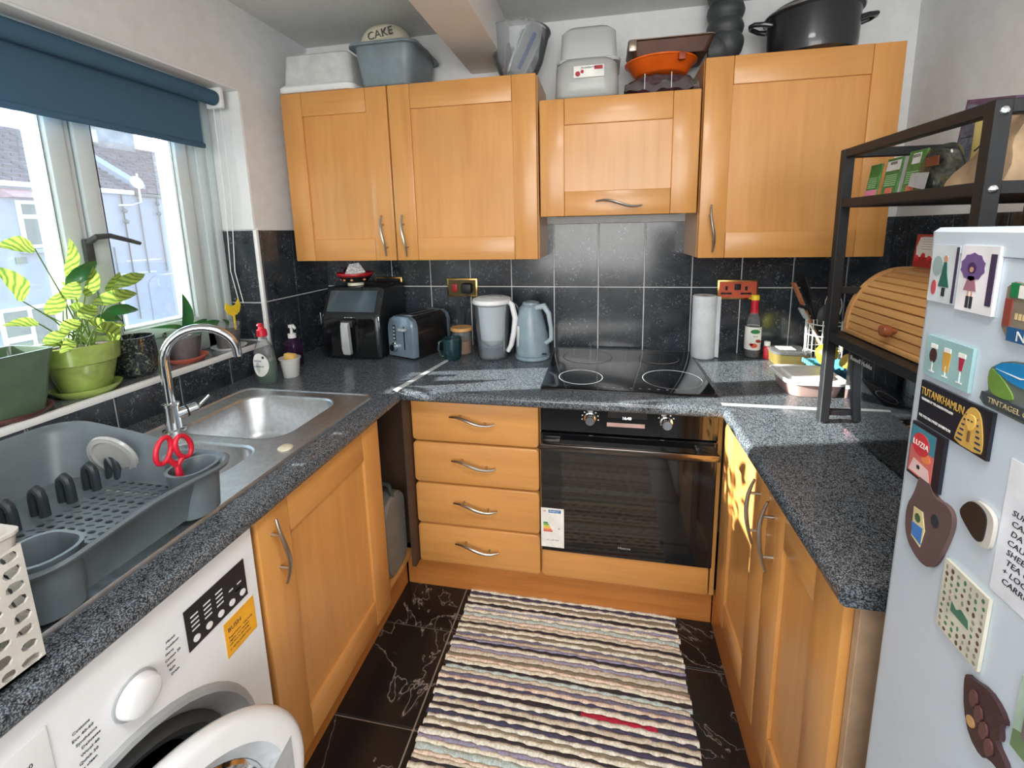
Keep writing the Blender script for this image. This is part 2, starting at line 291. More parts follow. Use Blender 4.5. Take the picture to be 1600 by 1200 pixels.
# ================================================================== the room
W, YB, H = 2.54, -3.9, 2.31
ZW, XL, XR = .886, .695, 1.762
def room():
    fl = struct('floor', MB().box(-.3, W+.3, YB, .3, -.1, -.006), FGROUT)
    me = None; s = .3235
    for i in range(-1, 6):
        for j in range(0, 12):
            x0 = .213+s*i+.003; x1 = x0+s-.007; y1 = -.0665-s*j; y0 = y1-s+.007
            x0 = max(x0, -.0); x1 = min(x1, W)
            if x1-x0 < .03 or y0 < YB: continue
            if x1-x0 > s-.012:
                if me is None:
                    t = part('floor_tile', MB().box(-s/2+.003, s/2-.003, -s/2+.003, s/2-.003, -.012, 0, .0015, 1), MARB, fl, world=False); me = t.data
                else:
                    t = bpy.data.objects.new('floor_tile', me); COL.objects.link(t); t.parent = fl
                t.location = ((x0+x1)/2, (y0+y1)/2, 0)
            else: part('floor_tile', MB().box(x0, x1, y0, y1, -.012, 0, .0015, 1), MARB, fl)
    for i in range(7):
        x0 = max(.213+s*(i-1)+.003, 0); x1 = min(.213+s*i-.003, W)
        if x1-x0 > .03: part('floor_tile', MB().box(x0, x1, -.0695+.003, 0, -.012, 0, .0015, 1), MARB, fl)
    struct('ceiling', MB().box(-.3, W+.3, YB, .3, H, H+.1), CEIL)
    struct('trim_1', MB().box(.806, .985, YB+.02, 0, 2.13, H, .006, 2), BEAMP)
    wb = struct('wall_back', MB().box(-.3, W+.3, 0, .3, -.05, H), PAINT)
    wr = struct('wall_right', MB().box(W, W+.3, YB, 0, -.05, H), PAINT)
    struct('wall_front', MB().box(-.3, W+.3, YB-.2, YB, -.05, H), PAINT)
    w1, w0 = -.44, -1.46
    m = MB(); m.box(-.3, 0, YB, 0, -.05, 1.0-.012); m.box(-.3, 0, YB, 0, 2.0, H); m.box(-.3, 0, w1, 0, .98, 2.0); m.box(-.3, 0, YB, w0, .98, 2.0)
    wl = struct('wall_left', m, PAINT)
    cache = {}
    def tile(parent, plane, a0, a1, z0, z1):
        w, h = round(a1-a0, 4), round(z1-z0, 4); key = (plane, w, h)
        if key not in cache:
            b = {'y': (-w/2, w/2, -.008, 0, -h/2, h/2), 'x': (0, .008, -w/2, w/2, -h/2, h/2), 'X': (-.008, 0, -w/2, w/2, -h/2, h/2), 'z': (-h/2, h/2, -w/2, w/2, -.004, .004)}[plane]
            cache[key] = part('wall_tile', MB().box(*b, .0012, 1), TILE, parent, world=False); o = cache[key]
        else:
            o = bpy.data.objects.new('wall_tile', cache[key].data); COL.objects.link(o); o.parent = parent
        return o
    g = .005; tw, th = .2019, .291; rows = [(ZW-.01, 1.177), (1.177, 1.466)]
    part('grout_bed', MB().box(0, W, -.004, 0, .85, 1.47), GROUT, wb)
    for k in range(-1, 14):
        a0, a1 = max(-.041+tw*k, .0)+g/2, min(-.041+tw*(k+1), W)-g/2
        if a1-a0 < .02: continue
        for z0, z1 in rows: tile(wb, 'y', a0, a1, z0+g/2, z1-g/2).location = ((a0+a1)/2, -.002, (z0+z1)/2)
    part('grout_bed', MB().box(W-.004, W, -1.5, 0, .85, 1.47), GROUT, wr)
    for k in range(0, 8):
        a1 = -.008 if k == 0 else -.114-tw*(k-1)-g/2; a0 = -.114-tw*k+g/2
        for z0, z1 in rows: tile(wr, 'X', a0, a1, z0+g/2, z1-g/2).location = (W-.002, (a0+a1)/2, (z0+z1)/2)
    part('grout_bed', MB().box(0, .004, w1, 0, .85, 1.462).box(0, .004, -2.3, w1, .85, .99), GROUT, wl)
    cuts = [-.008, -.249, -.432]
    for a1, a0 in zip(cuts, cuts[1:]):
        for z0, z1 in ((ZW-.01, 1.165), (1.165, 1.462)): tile(wl, 'x', a0+g/2, a1-g/2, z0+g/2, z1-g/2).location = (.002, (a0+a1)/2, (z0+z1)/2)
    ys = [-.442]+[-.65-.2*k for k in range(9)]
    for a1, a0 in zip(ys, ys[1:]): tile(wl, 'x', a0+.003, a1-.003, ZW-.01, .984).location = (.002, (a0+a1)/2, (ZW-.01+.985)/2)
    part('soffit_brightener', MB().box(-.165, -.001, w0, w1, 1.992, 2.0, .001, 1), WPL, wl); part('reveal_plaster', MB().box(-.165, -.001, w1-.006, w1, 1.465, 1.992), WPL, wl)  # white sheet added under the soffit, its colour imitates window brightness
    # tiled reveal and sill
    rv = MB().box(-.165, -.003, w1-.01, w1, 1.006, 1.16, .0012, 1); part('reveal_tile', rv, TILE, wl, label='grey reflecting tile on the window reveal, lower')
    part('reveal_tile', MB().box(-.165, -.003, w1-.01, w1, 1.166, 1.46, .0012, 1), TILE, wl)
    part('grout_bed', MB().box(-.15, 0, w0, w1, .985, .996), GROUT, wl)
    for k in range(5):
        a1 = min(w1, -.45-.21*k-.002)-(.002 if k else 0); a0 = max(w0, -.45-.21*(k+1)+.002)
        part('sill_tile', MB().box(-.16, -.004, a0, a1, .99, 1.0, .0012, 1), SILLT, wl)
    part('tile_trim', MB().box(-.004, .012, w0, w1, .985, 1.004, .002, 2), WPL, wl, label='white edging strip along the sill')
    part('tile_trim', MB().box(-.004, .012, w1-.012, w1+.001, 1.0, 1.462, .002, 2), WPL, wl, label='white edging strip up the window corner')
    part('tile_trim', MB().box(0, .010, w1, 0, 1.460, 1.468, .002, 1), WPL, wl)
room()
def window():
    w = thing('window_1', 'white plastic framed casement window over the sink', 'window', (-.16, -1.27, 1.0)); del w['category']; w['kind'] = 'structure'
    y1, y0, z0, z1 = -.44, -1.46, 1.0, 2.0
    def rect(name, ya, yb, za, zb, t, xa, xb, parent, m=UPVC):
        mb = MB(); mb.box(xa, xb, ya, ya+t, za, zb, .004); mb.box(xa, xb, yb-t, yb, za, zb, .004); mb.box(xa, xb, ya+t, yb-t, za, za+t, .004); mb.box(xa, xb, ya+t, yb-t, zb-t, zb, .004)
        return part(name, mb, m, parent)
    fr = rect('window_frame', y0, y1, z0, z1, .065, -.235, -.16, w)
    part('wide_jamb', MB().box(-.235, -.15, -.578, y1, z0, z1, .004).box(-.15, -.14, -.53, -.50, z0, z1, .003), UPVC, w); part('bottom_rail', MB().box(-.235, -.15, y0, y1, z0, z0+.094, .006), UPVC, w)
    for ym in (-.95,): part('mullion', MB().box(-.235, -.142, ym-.012, ym+.012, z0+.065, z1-.065, .004), UPVC, w)
    for ya, yb in ((-1.405, -.955), (-.932, -.575)):
        s = rect('sash', ya, yb, z0+.092, z1-.045, .045, -.225, -.135, w)
        rect('glazing_bead', ya+.042, yb-.042, z0+.134, z1-.087, .010, -.2, -.15, s)
        if ya < -1.2: part('blue_edge_strip', MB().box(-.182, -.140, -.9995, -.9975, z0+.14, z1-.09), pm('blue_sash_edge', (84, 128, 170), .5), s)
        part('gasket', MB().box(-.146, -.1435, yb-.0535, yb-.0515, z0+.14, z1-.09).box(-.146, -.1435, ya+.0515, ya+.0535, z0+.14, z1-.09), DGREY, s)
        part('pane', MB().box(-.188, -.182, ya+.042, yb-.042, z0+.134, z1-.087), GLASS, s)
    gs = part('reveal_lining', MB().box(-.16, -.145, y1-.04, y1-.0105, z0, z1, .002), UPVC, w)
    h = part('window_handle', MB().box(-.135, -.120, -.965, -.94, 1.36, 1.44, .005), DGREY, w)
    part('lever', MB().tube([(-.122, -.952, 1.43), (-.095, -.948, 1.445), (-.09, -.915, 1.448), (-.09, -.86, 1.432), (-.09, -.83, 1.422)], [.009, .009, .008, .007, .006]), DGREY, h)
    # roller blind
    b = thing('roller_blind', 'dark blue roller blind drawn a little way down the window', 'blind', (-.06, -1.27, 1.96))
    part('roller_tube', MB().cyl((-.06, -1.43, 1.955), (-.06, -.505, 1.955), .027), BLIND, b)
    part('fabric', MB().box(-.0875, -.0862, -1.42, -.545, 1.785, 1.955), BLIND, b)
    part('bottom_bar', MB().box(-.094, -.080, -1.422, -.54, 1.768, 1.786, .004), BLIND, b, label='weighted bar in the blind hem')
    for y in (-.492, -1.445): part('bracket', MB().box(-.1, -.03, y-.008, y+.008, 1.92, 1.998, .004), WPL, b)
    for q, x in ((.0, -.075), (.035, -.045)): part('pull_cord', MB().tube([(x, -.492, 1.93), (x+.004, -.497, 1.6), (x-.006, -.503-q*.3, 1.3), (x+.003, -.49-q*.3, 1.17)], .0016, 6), WPL, b)
window()
# ================================================================== worktops
def top_profile(xb, xf, z1, t, n=6):
    """profile (depth, z) from back to rounded front, xb back, xf front"""
    d = 1 if xf > xb else -1; r = t*.42; out = [(xb, z1-t), (xb, z1)]
    for i in range(n+1): a = PI/2*i/n; out.append((xf-d*r+d*r*math.sin(a), z1-r+r*math.cos(a)))
    for i in range(n+1): a = PI/2*i/n; out.append((xf-d*r+d*r*math.cos(a), z1-t+r-r*math.sin(a)))
    return out
STRIP = pm('joint_strip_metal', (206, 210, 212), .45, .2)
def worktops():
    Z1, T = ZW, .04
    lt = thing('worktop', 'speckled grey worktop run under the window with the sink let in', 'worktop', (.35, -1.5, ZW-T), group='speckled worktops')
    m = MB()
    def seg(xa, xf, ya, yb, rounded):
        if rounded: p = top_profile(xa, xf, Z1, T); m.loft([[(x, ya, z) for x, z in p], [(x, yb, z) for x, z in p]])
        else: m.box(xa, xf, ya, yb, Z1-T, Z1)
    seg(.009, XL, -2.6, -1.30, 1); seg(.58, XL, -1.30, -.74, 1); seg(.009, .17, -1.30, -.74, 0); seg(.009, XL, -.74, -.655, 1); seg(.009, XL-.03, -.655, -.009, 0)
    part('slab', m, WORK, lt)
    bt = thing('worktop', 'speckled grey worktop along the back wall around the hob', 'worktop', (1.2, -.3, ZW-T), group='speckled worktops')
    m = MB(); p = top_profile(-.009, -.645, Z1, T); m.loft([[(XL-.029, y, z) for y, z in p], [(XR+.029, y, z) for y, z in p]]); part('slab', m, WORK, bt)
    part('joint_strip', MB().prism([(XL-.034, -.636), (XL-.012, -.648), (.765, -.10), (.752, -.09)], ZW-.002, ZW+.0018), STRIP, bt, label='metal strip over the slanting worktop joint by the toaster')
    rt = thing('worktop', 'speckled grey worktop on the right beside the fridge', 'worktop', (2.1, -.9, ZW-T), group='speckled worktops')
    m = MB(); p = top_profile(W-.009, XR, Z1, T); m.loft([[(x, -1.335, z) for x, z in p], [(x, -.655, z) for x, z in p]])
    m.box(XR+.03, W-.009, -.655, -.009, Z1-T, Z1); part('slab', m, WORK, rt)
    part('joint_strip', MB().box(XR+.004, W-.02, -.628, -.610, ZW-.002, ZW+.0018), STRIP, rt, label='metal strip over the worktop joint left of the microwave')
worktops()
# ================================================================== cabinets
def handle(parent, f, O, vert, L=.17):
    """bowed wavy bar handle on two posts; O = centre on the door face"""
    pts = []; rad = []
    for i in range(13):
        s = -1+2*i/12; w = .013*math.sin(-s*PI*.75)*(1 if vert else 1); n = .012+.019*math.cos(s*PI/2*.9)
        pts.append((w*.55, -n, s*L/2) if vert else (s*L/2, -n, w)); rad.append(.0030+.0026*math.cos(s*PI/2))
    m = MB().tube(pts, rad, 10)
    for s in (-.55, .55):
        w = .013*math.sin(-s*PI*.75)*.9
        a = (w*.6, 0, s*L/2) if vert else (s*L/2, 0, w); b = (a[0], -.026, a[2]); m.cyl(a, b, .0038, n=10)
    m.xf(face_m(f, O)); return part('handle', m, NICK, parent)
def shaker(parent, f, O, w, h, hnd=None, vert=True, fw=.095, name='door', flat=False, wv=W_V, wh=None):
    """door of w x h whose lower left front corner is O (front plane through O)"""
    wh = wh or (W_H if f == 'S' else W_Y); M = face_m(f, O)
    if flat:
        RX = Matrix.Translation((w/2, 0, h/2)) @ Matrix.Rotation(-PI/2, 4, 'X'); d = part(name, MB().loft([rr(0, 0, w-.003-e, h-.003-e, .014, z) for z, e in ((.02, 0), (.005, 0), (.0015, .002), (0, .007))]).xf(M @ RX), wh, parent)
    else:
        r = min(fw, h*.28)
        d = part(name, MB().box(fw-.005, w-fw+.005, .009, .018, r-.005, h-r+.005).xf(M), wv, parent)
        for a in (0.0015, w-fw): part('stile', MB().box(a, a+fw-.0015, 0, .02, .0015, h-.0015, .0035, 2).xf(M), wv, d)
        for b in (0.0015, h-r): part('rail', MB().box(fw+.0008, w-fw-.0008, .0006, .02, b, b+r-.0015, .0025, 2).xf(M), wh, d)
    if hnd: handle(d, f, M @ Vector((hnd[0], 0, hnd[1])), vert)
    return d
def carcass(parent, x0, x1, y0, y1, z0, z1, m=W_V): return part('carcass', MB().box(x0, x1, y0, y1, z0, z1, .001, 1), m, parent)
ZA, ZB, YF = 1.322, 2.021, -.286
def wall_cabs():
    for x0, x1, hx, lab in ((.054, .534, .435, 'narrow maple wall cabinet in the corner by the window'), (.536, 1.140, .045, 'wide maple wall cabinet left of the cooker hood unit')):
        t = thing('wall_cabinet', lab, 'cabinet', ((x0+x1)/2, 0, ZA), group='maple wall cabinets'); carcass(t, x0, x1 if x1 < 1 else x1+.002, YF+.021, -.009, ZA+.003, ZB-.003)
        shaker(t, 'S', (x0, YF, ZA), x1-x0, ZB-ZA, (hx, .105))
    t = thing('wall_cabinet', 'short maple cooker hood cabinet with a level handle', 'cabinet', (1.44, 0, 1.488), group='maple wall cabinets'); carcass(t, 1.150, 1.732, YF+.03, -.009, 1.50, 1.922)
    shaker(t, 'S', (1.149, YF, 1.488), .582, .434, (.30, .045), False)
    part('filter_grille', MB().box(1.19, 1.70, YF+.05, -.04, 1.494, 1.503), BLK, t)
    t = thing('wall_cabinet', 'wide maple wall cabinet right of the cooker hood unit', 'cabinet', (2.05, 0, ZA), group='maple wall cabinets'); carcass(t, 1.738, 2.353, YF+.021, -.009, ZA+.003, ZB-.003)
    shaker(t, 'S', (1.738, YF, ZA), .617, ZB-ZA, (.045, .11)); part('hanging_bracket', MB().box(2.354, 2.372, -.06, -.02, ZA+.003, ZA+.04, .003), WPL, t)
wall_cabs()
YD = -.567
def base_cabs():
    t = thing('drawer_unit', 'maple base unit of four drawers left of the oven', 'cabinet', (.93, -.3, .147))
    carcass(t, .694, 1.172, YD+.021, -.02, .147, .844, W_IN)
    zs = [.147, .317, .491, .661, .838]
    for z0, z1 in zip(zs, zs[1:]):
        shaker(t, 'S', (.688, YD, z0+.002), .486, z1-z0-.004, (.242, (z1-z0)*.55), False, name='drawer_front', flat=True)
    single('plinth', MB().box(.612, 1.795, -.522, -.504, 0, .145, .001, 1), W_PL, 'worn maple plinth board below the drawers and oven', 'plinth', loc=(1.2, -.51, 0))
    t = thing('oven_housing', 'maple housing with a plain bottom panel under the oven', 'cabinet', (1.475, -.3, .147))
    m = MB(); m.box(1.174, 1.179, YD+.022, -.02, .147, .844); m.box(1.775, 1.79, YD+.01, -.02, .147, .844); m.box(1.18, 1.775, YD+.03, -.02, .147, .16); part('carcass', m, W_V, t)
    shaker(t, 'S', (1.178, YD, .149), .592, .115, name='bottom_panel', flat=True)
    # sink cabinet
    t = thing('sink_cabinet', 'maple base cabinet under the sink with an upright bow handle', 'cabinet', (.35, -1.03, .147))
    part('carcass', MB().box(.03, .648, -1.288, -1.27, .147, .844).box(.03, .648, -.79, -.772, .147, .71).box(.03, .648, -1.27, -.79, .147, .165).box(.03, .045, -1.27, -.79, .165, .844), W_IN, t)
    shaker(t, 'E', (.670, -1.290, .147), .518, .691, (.045, .585))
    single('plinth', MB().box(.592, .606, -1.30, -.523, 0, .140, .001, 1), W_PL, 'maple plinth board below the sink cabinet', 'plinth', loc=(.6, -.9, 0))
    # open corner slot
    t = thing('corner_unit', 'dark open corner slot between sink cabinet and drawers', 'cabinet', (.62, -.4, .147))
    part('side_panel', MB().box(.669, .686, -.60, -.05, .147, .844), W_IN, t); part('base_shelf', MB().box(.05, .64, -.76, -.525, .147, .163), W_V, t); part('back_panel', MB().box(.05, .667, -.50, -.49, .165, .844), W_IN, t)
    t = thing('canister', 'grey rounded plastic canister standing in the open corner slot', 'canister', (.45, -.62, .163))
    pr = rr(0, 0, .15, .31, .055, 0); m = MB().loft([[(x, -.645+p[0]*k, .322+p[1]*k) for p in pr] for x, k in ((.22, .9), (.235, 1), (.63, 1), (.64, .95))]); part('body', m, pm('canister_grey', (118, 116, 110), .5), t)
    part('carry_handle', MB().tube([(.50, -.645, .47), (.51, -.645, .515), (.57, -.645, .525), (.62, -.645, .515), (.63, -.645, .47)], .008), DGREY, t)
    part('vent_grille', MB().box(.25, .61, -.722, -.716, .22, .44).box(.3, .31, -.7225, -.716, .2, .46), DGREY, t)
    # right cabinet
    t = thing('base_cabinet', 'maple double base cabinet on the right with two upright bow handles', 'cabinet', (2.1, -.95, .147))
    carcass(t, 1.806, 2.53, -1.312, -.60, .147, .844)
    shaker(t, 'W', (1.785, -.598, .147), .380, .691, (.335, .585)); shaker(t, 'W', (1.785, -.980, .147), .332, .691, (.045, .585))
    part('end_panel', MB().box(1.80, 2.53, -1.328, -1.313, .0, .844, .001, 1), pm('brown_end_laminate', (178, 150, 122), .5), t, label='plain brown end panel facing the fridge')  # end panel laminate is a duller brown than the maple
    single('plinth', MB().box(1.797, 1.812, -1.31, -.525, 0, .143, .001, 1), W_PL, 'maple plinth board below the double cabinet on the right', 'plinth', loc=(1.8, -.9, 0))
base_cabs()
# ================================================================== oven and hob
def oven():
    t = thing('built_in_oven', 'black glass built-in oven with energy label and steel knobs', 'oven', (1.475, -.3, .265))
    x0, x1, y = 1.181, 1.773, -.573
    part('body', MB().box(x0+.02, x1-.02, y+.03, -.05, .275, .83), BLK, t)
    part('control_panel', MB().box(x0, x1, y, y+.03, .738, .842, .002, 1), BLACK, t)
    BEV = [(.200, .038), (.172, .018), (.165, .0)]
    d = part('door', MB().box(x0, x1, y-.004, y+.03, .266, .732, .002, 1), BLACK, t)
    part('inner_window', MB().box(x0+.075, x1-.075, y-.0045, y-.003, .31, .66), pm('smoked_glass', (30, 27, 24), .05, coat=1), d)
    m = MB().box(x0+.004, x1-.002, y-.052, y-.038, .690, .712, .003); m.box(x0+.006, x0+.07, y-.04, y-.002, .694, .708, .002).box(x1-.07, x1-.004, y-.04, y-.002, .694, .708, .002)
    part('door_handle', m, pm('smoked_steel', (120, 112, 106), .22, 1), d)
    for cx, n in ((1.355, 8), (1.607, 5)):
        k = part('knob', MB().lathe([(.021, 0), (.021, .004), (.017, .006), (.0165, .026), (.015, .028)], n=28).xf(Matrix.Translation((cx, y, .794)) @ Matrix.Rotation(PI/2, 4, 'X')), CHROME, t)
        m = MB()
        for i in range(n): a = PI*.5+(i-n/2+.5)*.5; m.box(cx+.028*math.cos(a)-.0022, cx+.028*math.cos(a)+.0022, y-.0006, y, .794+.028*math.sin(a)-.0022, .794+.028*math.sin(a)+.0022)
        part('dial_marks', m, WINK, k)
    s = part('display', MB().box(1.415, 1.545, y-.0008, y, .800, .835), BLK, t); txt('16:40', .014, pm('display_digits', (230, 240, 255), .5, emit=2), s, (1.478, y-.001, .800), (1, 0, 0), (0, 0, 1))
    part('touch_strip', MB().box(1.412, 1.538, y-.001, y, .768, .782), pm('pink_steel', (214, 184, 178), .3, .3), t)
    txt('Hisense', .014, LGREY, d, (1.478, y-.0045, .309), (1, 0, 0), (0, 0, 1))
    lb = part('energy_label', MB().box(1.179, 1.263, y-.0052, y-.0042, .283, .440), PAPER, d, label='white energy label with coloured bars')
    yy = y-.0056
    m = [((1.207, 1.252, .422, .434), pm('label_blue', (40, 110, 180), .6))]
    for i, c in enumerate(((60, 130, 70), (110, 170, 60), (190, 200, 60), (236, 190, 60), (226, 130, 60), (206, 70, 56))): m.append(((1.188, 1.204+i*.0035, .378-i*.0065, .3835-i*.0065), pm('label_bar_%d' % i, c, .6)))
    for (a, b, c, e), mt in m:
        part('printed_bar', MB().box(a, b, yy, yy+.0006, c, e), mt, d)
    txt('ENERGY', .010, WINK, d, (1.229, yy-.0002, .428), (1, 0, 0), (0, 0, 1)); txt('A', .009, INK, d, (1.245, yy, .36), (1, 0, 0), (0, 0, 1)); txt('61 L  0.81 kWh', .007, INK, d, (1.222, yy, .312), (1, 0, 0), (0, 0, 1)); txt('UK', .009, RED2, d, (1.193, yy, .428), (1, 0, 0), (0, 0, 1))
    h = thing('ceramic_hob', 'black glass four ring hob set into the back worktop', 'hob', (1.473, -.3, ZW))
    part('glass_top', MB().loft([rr(1.4745, -.3025, .590, .52, .008, ZW+.0005), rr(1.4745, -.3025, .590, .52, .008, ZW+.005), rr(1.4745, -.3025, .586, .516, .007, ZW+.006)]), BLACK, h)
    ringm = pm('ring_print', (176, 180, 186), .5); dim = pm('dim_ring_print', (96, 92, 92), .5)
    from_px = [(1.315, -.43, .082, ringm), (1.645, -.415, .105, ringm), (1.33, -.16, .105, dim), (1.63, -.15, .082, dim)]
    for cx, cy, r, mm in from_px:
        m = MB(); n = 48; A = [(cx+r*a, cy+r*b, ZW+.0064) for a, b in hexa(n)]; B = [(cx+(r-.0028)*a, cy+(r-.0028)*b, ZW+.0064) for a, b in hexa(n)]
        m.loft([A, B], cap0=False, cap1=False); part('cooking_ring', m, mm, h)
    m = MB()
    for i in range(9): m.box(1.40+.03*i, 1.408+.03*i, -.53, -.527, ZW+.006, ZW+.0064)
    part('touch_controls', m, ringm, h)
oven()
# ================================================================== washing machine
def washer():
    t = thing('washing_machine', 'white front loading washing machine with its door ajar', 'washing machine', (.36, -1.6, 0))
    x, y0, y1 = .668, -1.905, -1.303; cy, cz = -1.605, .405
    part('cabinet', MB().box(.06, x-.001, y0, y0+.012, .01, .835).box(.06, x-.001, y1-.012, y1, .01, .835).box(.06, .07, y0+.012, y1-.012, .01, .835).box(.07, x-.001, y0+.012, y1-.012, .825, .835).box(.07, x-.001, y0+.012, y1-.012, .01, .02), WHITE, t)
    # front sheet with round opening
    bm = MB(); n = 40; o = [(x-.0005, y, z) for y, z in ((y1, .835), (y0, .835), (y0, .01), (y1, .01))]; vo = [bm.bm.verts.new(p) for p in o]; vi = [bm.bm.verts.new((x-.0005, cy+.24*a, cz+.24*b)) for a, b in hexa(n)]
    es = [bm.bm.edges.new((vo[i], vo[(i+1) % 4])) for i in range(4)]+[bm.bm.edges.new((vi[i], vi[(i+1) % n])) for i in range(n)]
    bmesh.ops.triangle_fill(bm.bm, edges=es, use_beauty=True); part('front_panel', bm, WHITE, t, smooth=False)
    M = Matrix.Translation((x, cy, cz)) @ Matrix.Rotation(PI/2, 4, 'Y')
    part('porthole_rim', MB().lathe([(.262, -.002), (.256, .007), (.247, .008), (.236, -.004), (.215, -.03)], n=48, cap0=False, cap1=False).xf(M), LGREY, t)
    part('rubber_seal', MB().lathe([(.217, -.026), (.20, -.012), (.186, -.02), (.172, -.05), (.172, -.07)], n=48, cap0=False, cap1=False).xf(M), DGREY, t)
    part('drum', MB().lathe([(.174, -.06), (.23, -.10), (.23, -.4), (0.001, -.41)], n=40, cap0=False).xf(M), pm('drum_steel', (110, 112, 116), .3, 1), t)
    # door, hinged on the near side
    D = Matrix.Translation((x+.012, cy-.236, cz+.008)) @ Matrix.Rotation(math.radians(-11), 4, 'Z') @ Matrix.Translation((0, .236, 0)) @ Matrix.Rotation(PI/2, 4, 'Y')
    BEV = [(.200, .038), (.172, .018), (.165, .0)]
    d = part('door', MB().lathe([(.222, .0), (.240, .006), (.246, .018), (.245, .030), (.238, .037), (.228, .0385), (.200, .038)], n=56, cap0=False, cap1=False).xf(D), WHITE, t, ang=1.2)
    part('door_glass', MB().lathe([(.166, .022), (.14, .0), (.09, -.02), (.001, -.03)], n=40, cap0=False).xf(D), clear('door_bowl_glass', (44, 48, 54), .6, .03), d)
    part('inner_bevel', MB().lathe(BEV, n=56, cap0=False, cap1=False).xf(D), pm('pale_grey_ring', (196, 202, 208), .35), d)
    part('glass_rim', MB().lathe([(.171, .018), (.165, .022), (.158, .016)], n=48, cap0=False, cap1=False).xf(D), CHROME, d)
    part('door_back_ring', MB().lathe([(.222, .0), (.20, -.012), (.17, -.012), (.165, .0)], n=48, cap0=False, cap1=False).xf(D), LGREY, d)
    part('door_grip', MB().prism([(-.04, .172), (.04, .172), (.062, .214), (-.062, .214)], .030, .0392).xf(D), LGREY, d, label='grey recessed grip')
    R, U = (0, 1, 0), (0, 0, 1)
    p = part('display_panel', MB().box(x, x+.0015, -1.462, -1.330, .700, .782), pm('panel_black', (26, 28, 34), .25), t)
    for i in range(5): part('button', MB().cyl((x+.001, -1.446+.026*i, .715), (x+.003, -1.446+.026*i, .715), .0065, n=18), WPL, p)
    m = MB()
    for a in range(4):
        for b in range(3): m.box(x+.0014, x+.0018, -1.452+.026*b, -1.437+.026*b, .733+.009*a, .736+.009*a)
    for b in range(2): m.box(x+.0014, x+.0018, -1.372+.02*b, -1.362+.02*b, .74, .743); m.box(x+.0014, x+.0018, -1.358, -1.345, .728, .731)
    part('panel_symbols', m, WINK, p)
    s = part('sticker', MB().box(x, x+.0008, -1.392, -1.318, .608, .685), ORST, t, label='amber registration sticker')
    for i, (q, z, sz) in enumerate((('BUSH', .664, .013), ('Registration - Warranty', .648, .006), ('register your machine', .640, .0055), ('scan here to start today', .632, .005), ('or call the number below', .622, .005))): txt(q, sz, INK, s, (x+.001, -1.385, z), R, U, align='LEFT')
    k = part('programme_dial', MB().lathe([(.031, 0), (.030, .012), (.027, .020), (.023, .022)], n=36).xf(Matrix.Translation((x, -1.552, .722)) @ Matrix.Rotation(PI/2, 4, 'Y')), WHITE, t)
    part('dial_ring', MB().lathe([(.034, 0), (.034, .003), (.031, .003)], n=36).xf(Matrix.Translation((x, -1.552, .722)) @ Matrix.Rotation(PI/2, 4, 'Y')), LGREY, k)
    L = ('Cottons', 'Eco 40-60', 'Synthetics', 'Delicates', 'Wool 40', 'Quick 30', 'Drum clean')
    for i, q in enumerate(L):
        txt(q, .0065, INK, t, (x+.0004, -1.602-.003*abs(i-3), .752-.0105*i), R, U, align='RIGHT'); txt(('Mixed', 'Outdoor', 'Shirts', 'Cotton 20', 'Rinse', 'Spin', 'Drain')[i], .0065, INK, t, (x+.0004, -1.503+.002*abs(i-3), .757-.0105*i), R, U, align='LEFT')
    dr = part('detergent_drawer', MB().box(x-.001, x+.002, -1.9, -1.655, .69, .80, .002), WHITE, t); txt('AQUA WASH 1400', .009, INK, dr, (x+.0024, -1.675, .765), R, U, align='RIGHT')
washer()
# ================================================================== fridge
def fridge():
    t = thing('fridge', 'tall white fridge on the right, its side covered with magnets', 'fridge', (2.1, -1.9, 0))
    x = 1.792; ya, yb = -2.02, -1.385
    part('body', MB().loft([rr((x+2.42)/2, (ya+yb)/2, 2.42-x, yb-ya, .012, z) for z in (.03, 1.4025)]), SKYB, t)
    part('top_cap', MB().loft([rr((x+2.42)/2, (ya+yb)/2, 2.42-x+d, yb-ya+d, .014, z) for z, d in ((1.402, -.004), (1.404, .004), (1.428, .004), (1.433, -.004))]), SKYB, t)
    for a in (x+.05, 2.37):
        for b in (ya+.05, yb-.05): part('foot', MB().cyl((a, b, 0), (a, b, .03), .018, n=14), BLK, t)
fridge()
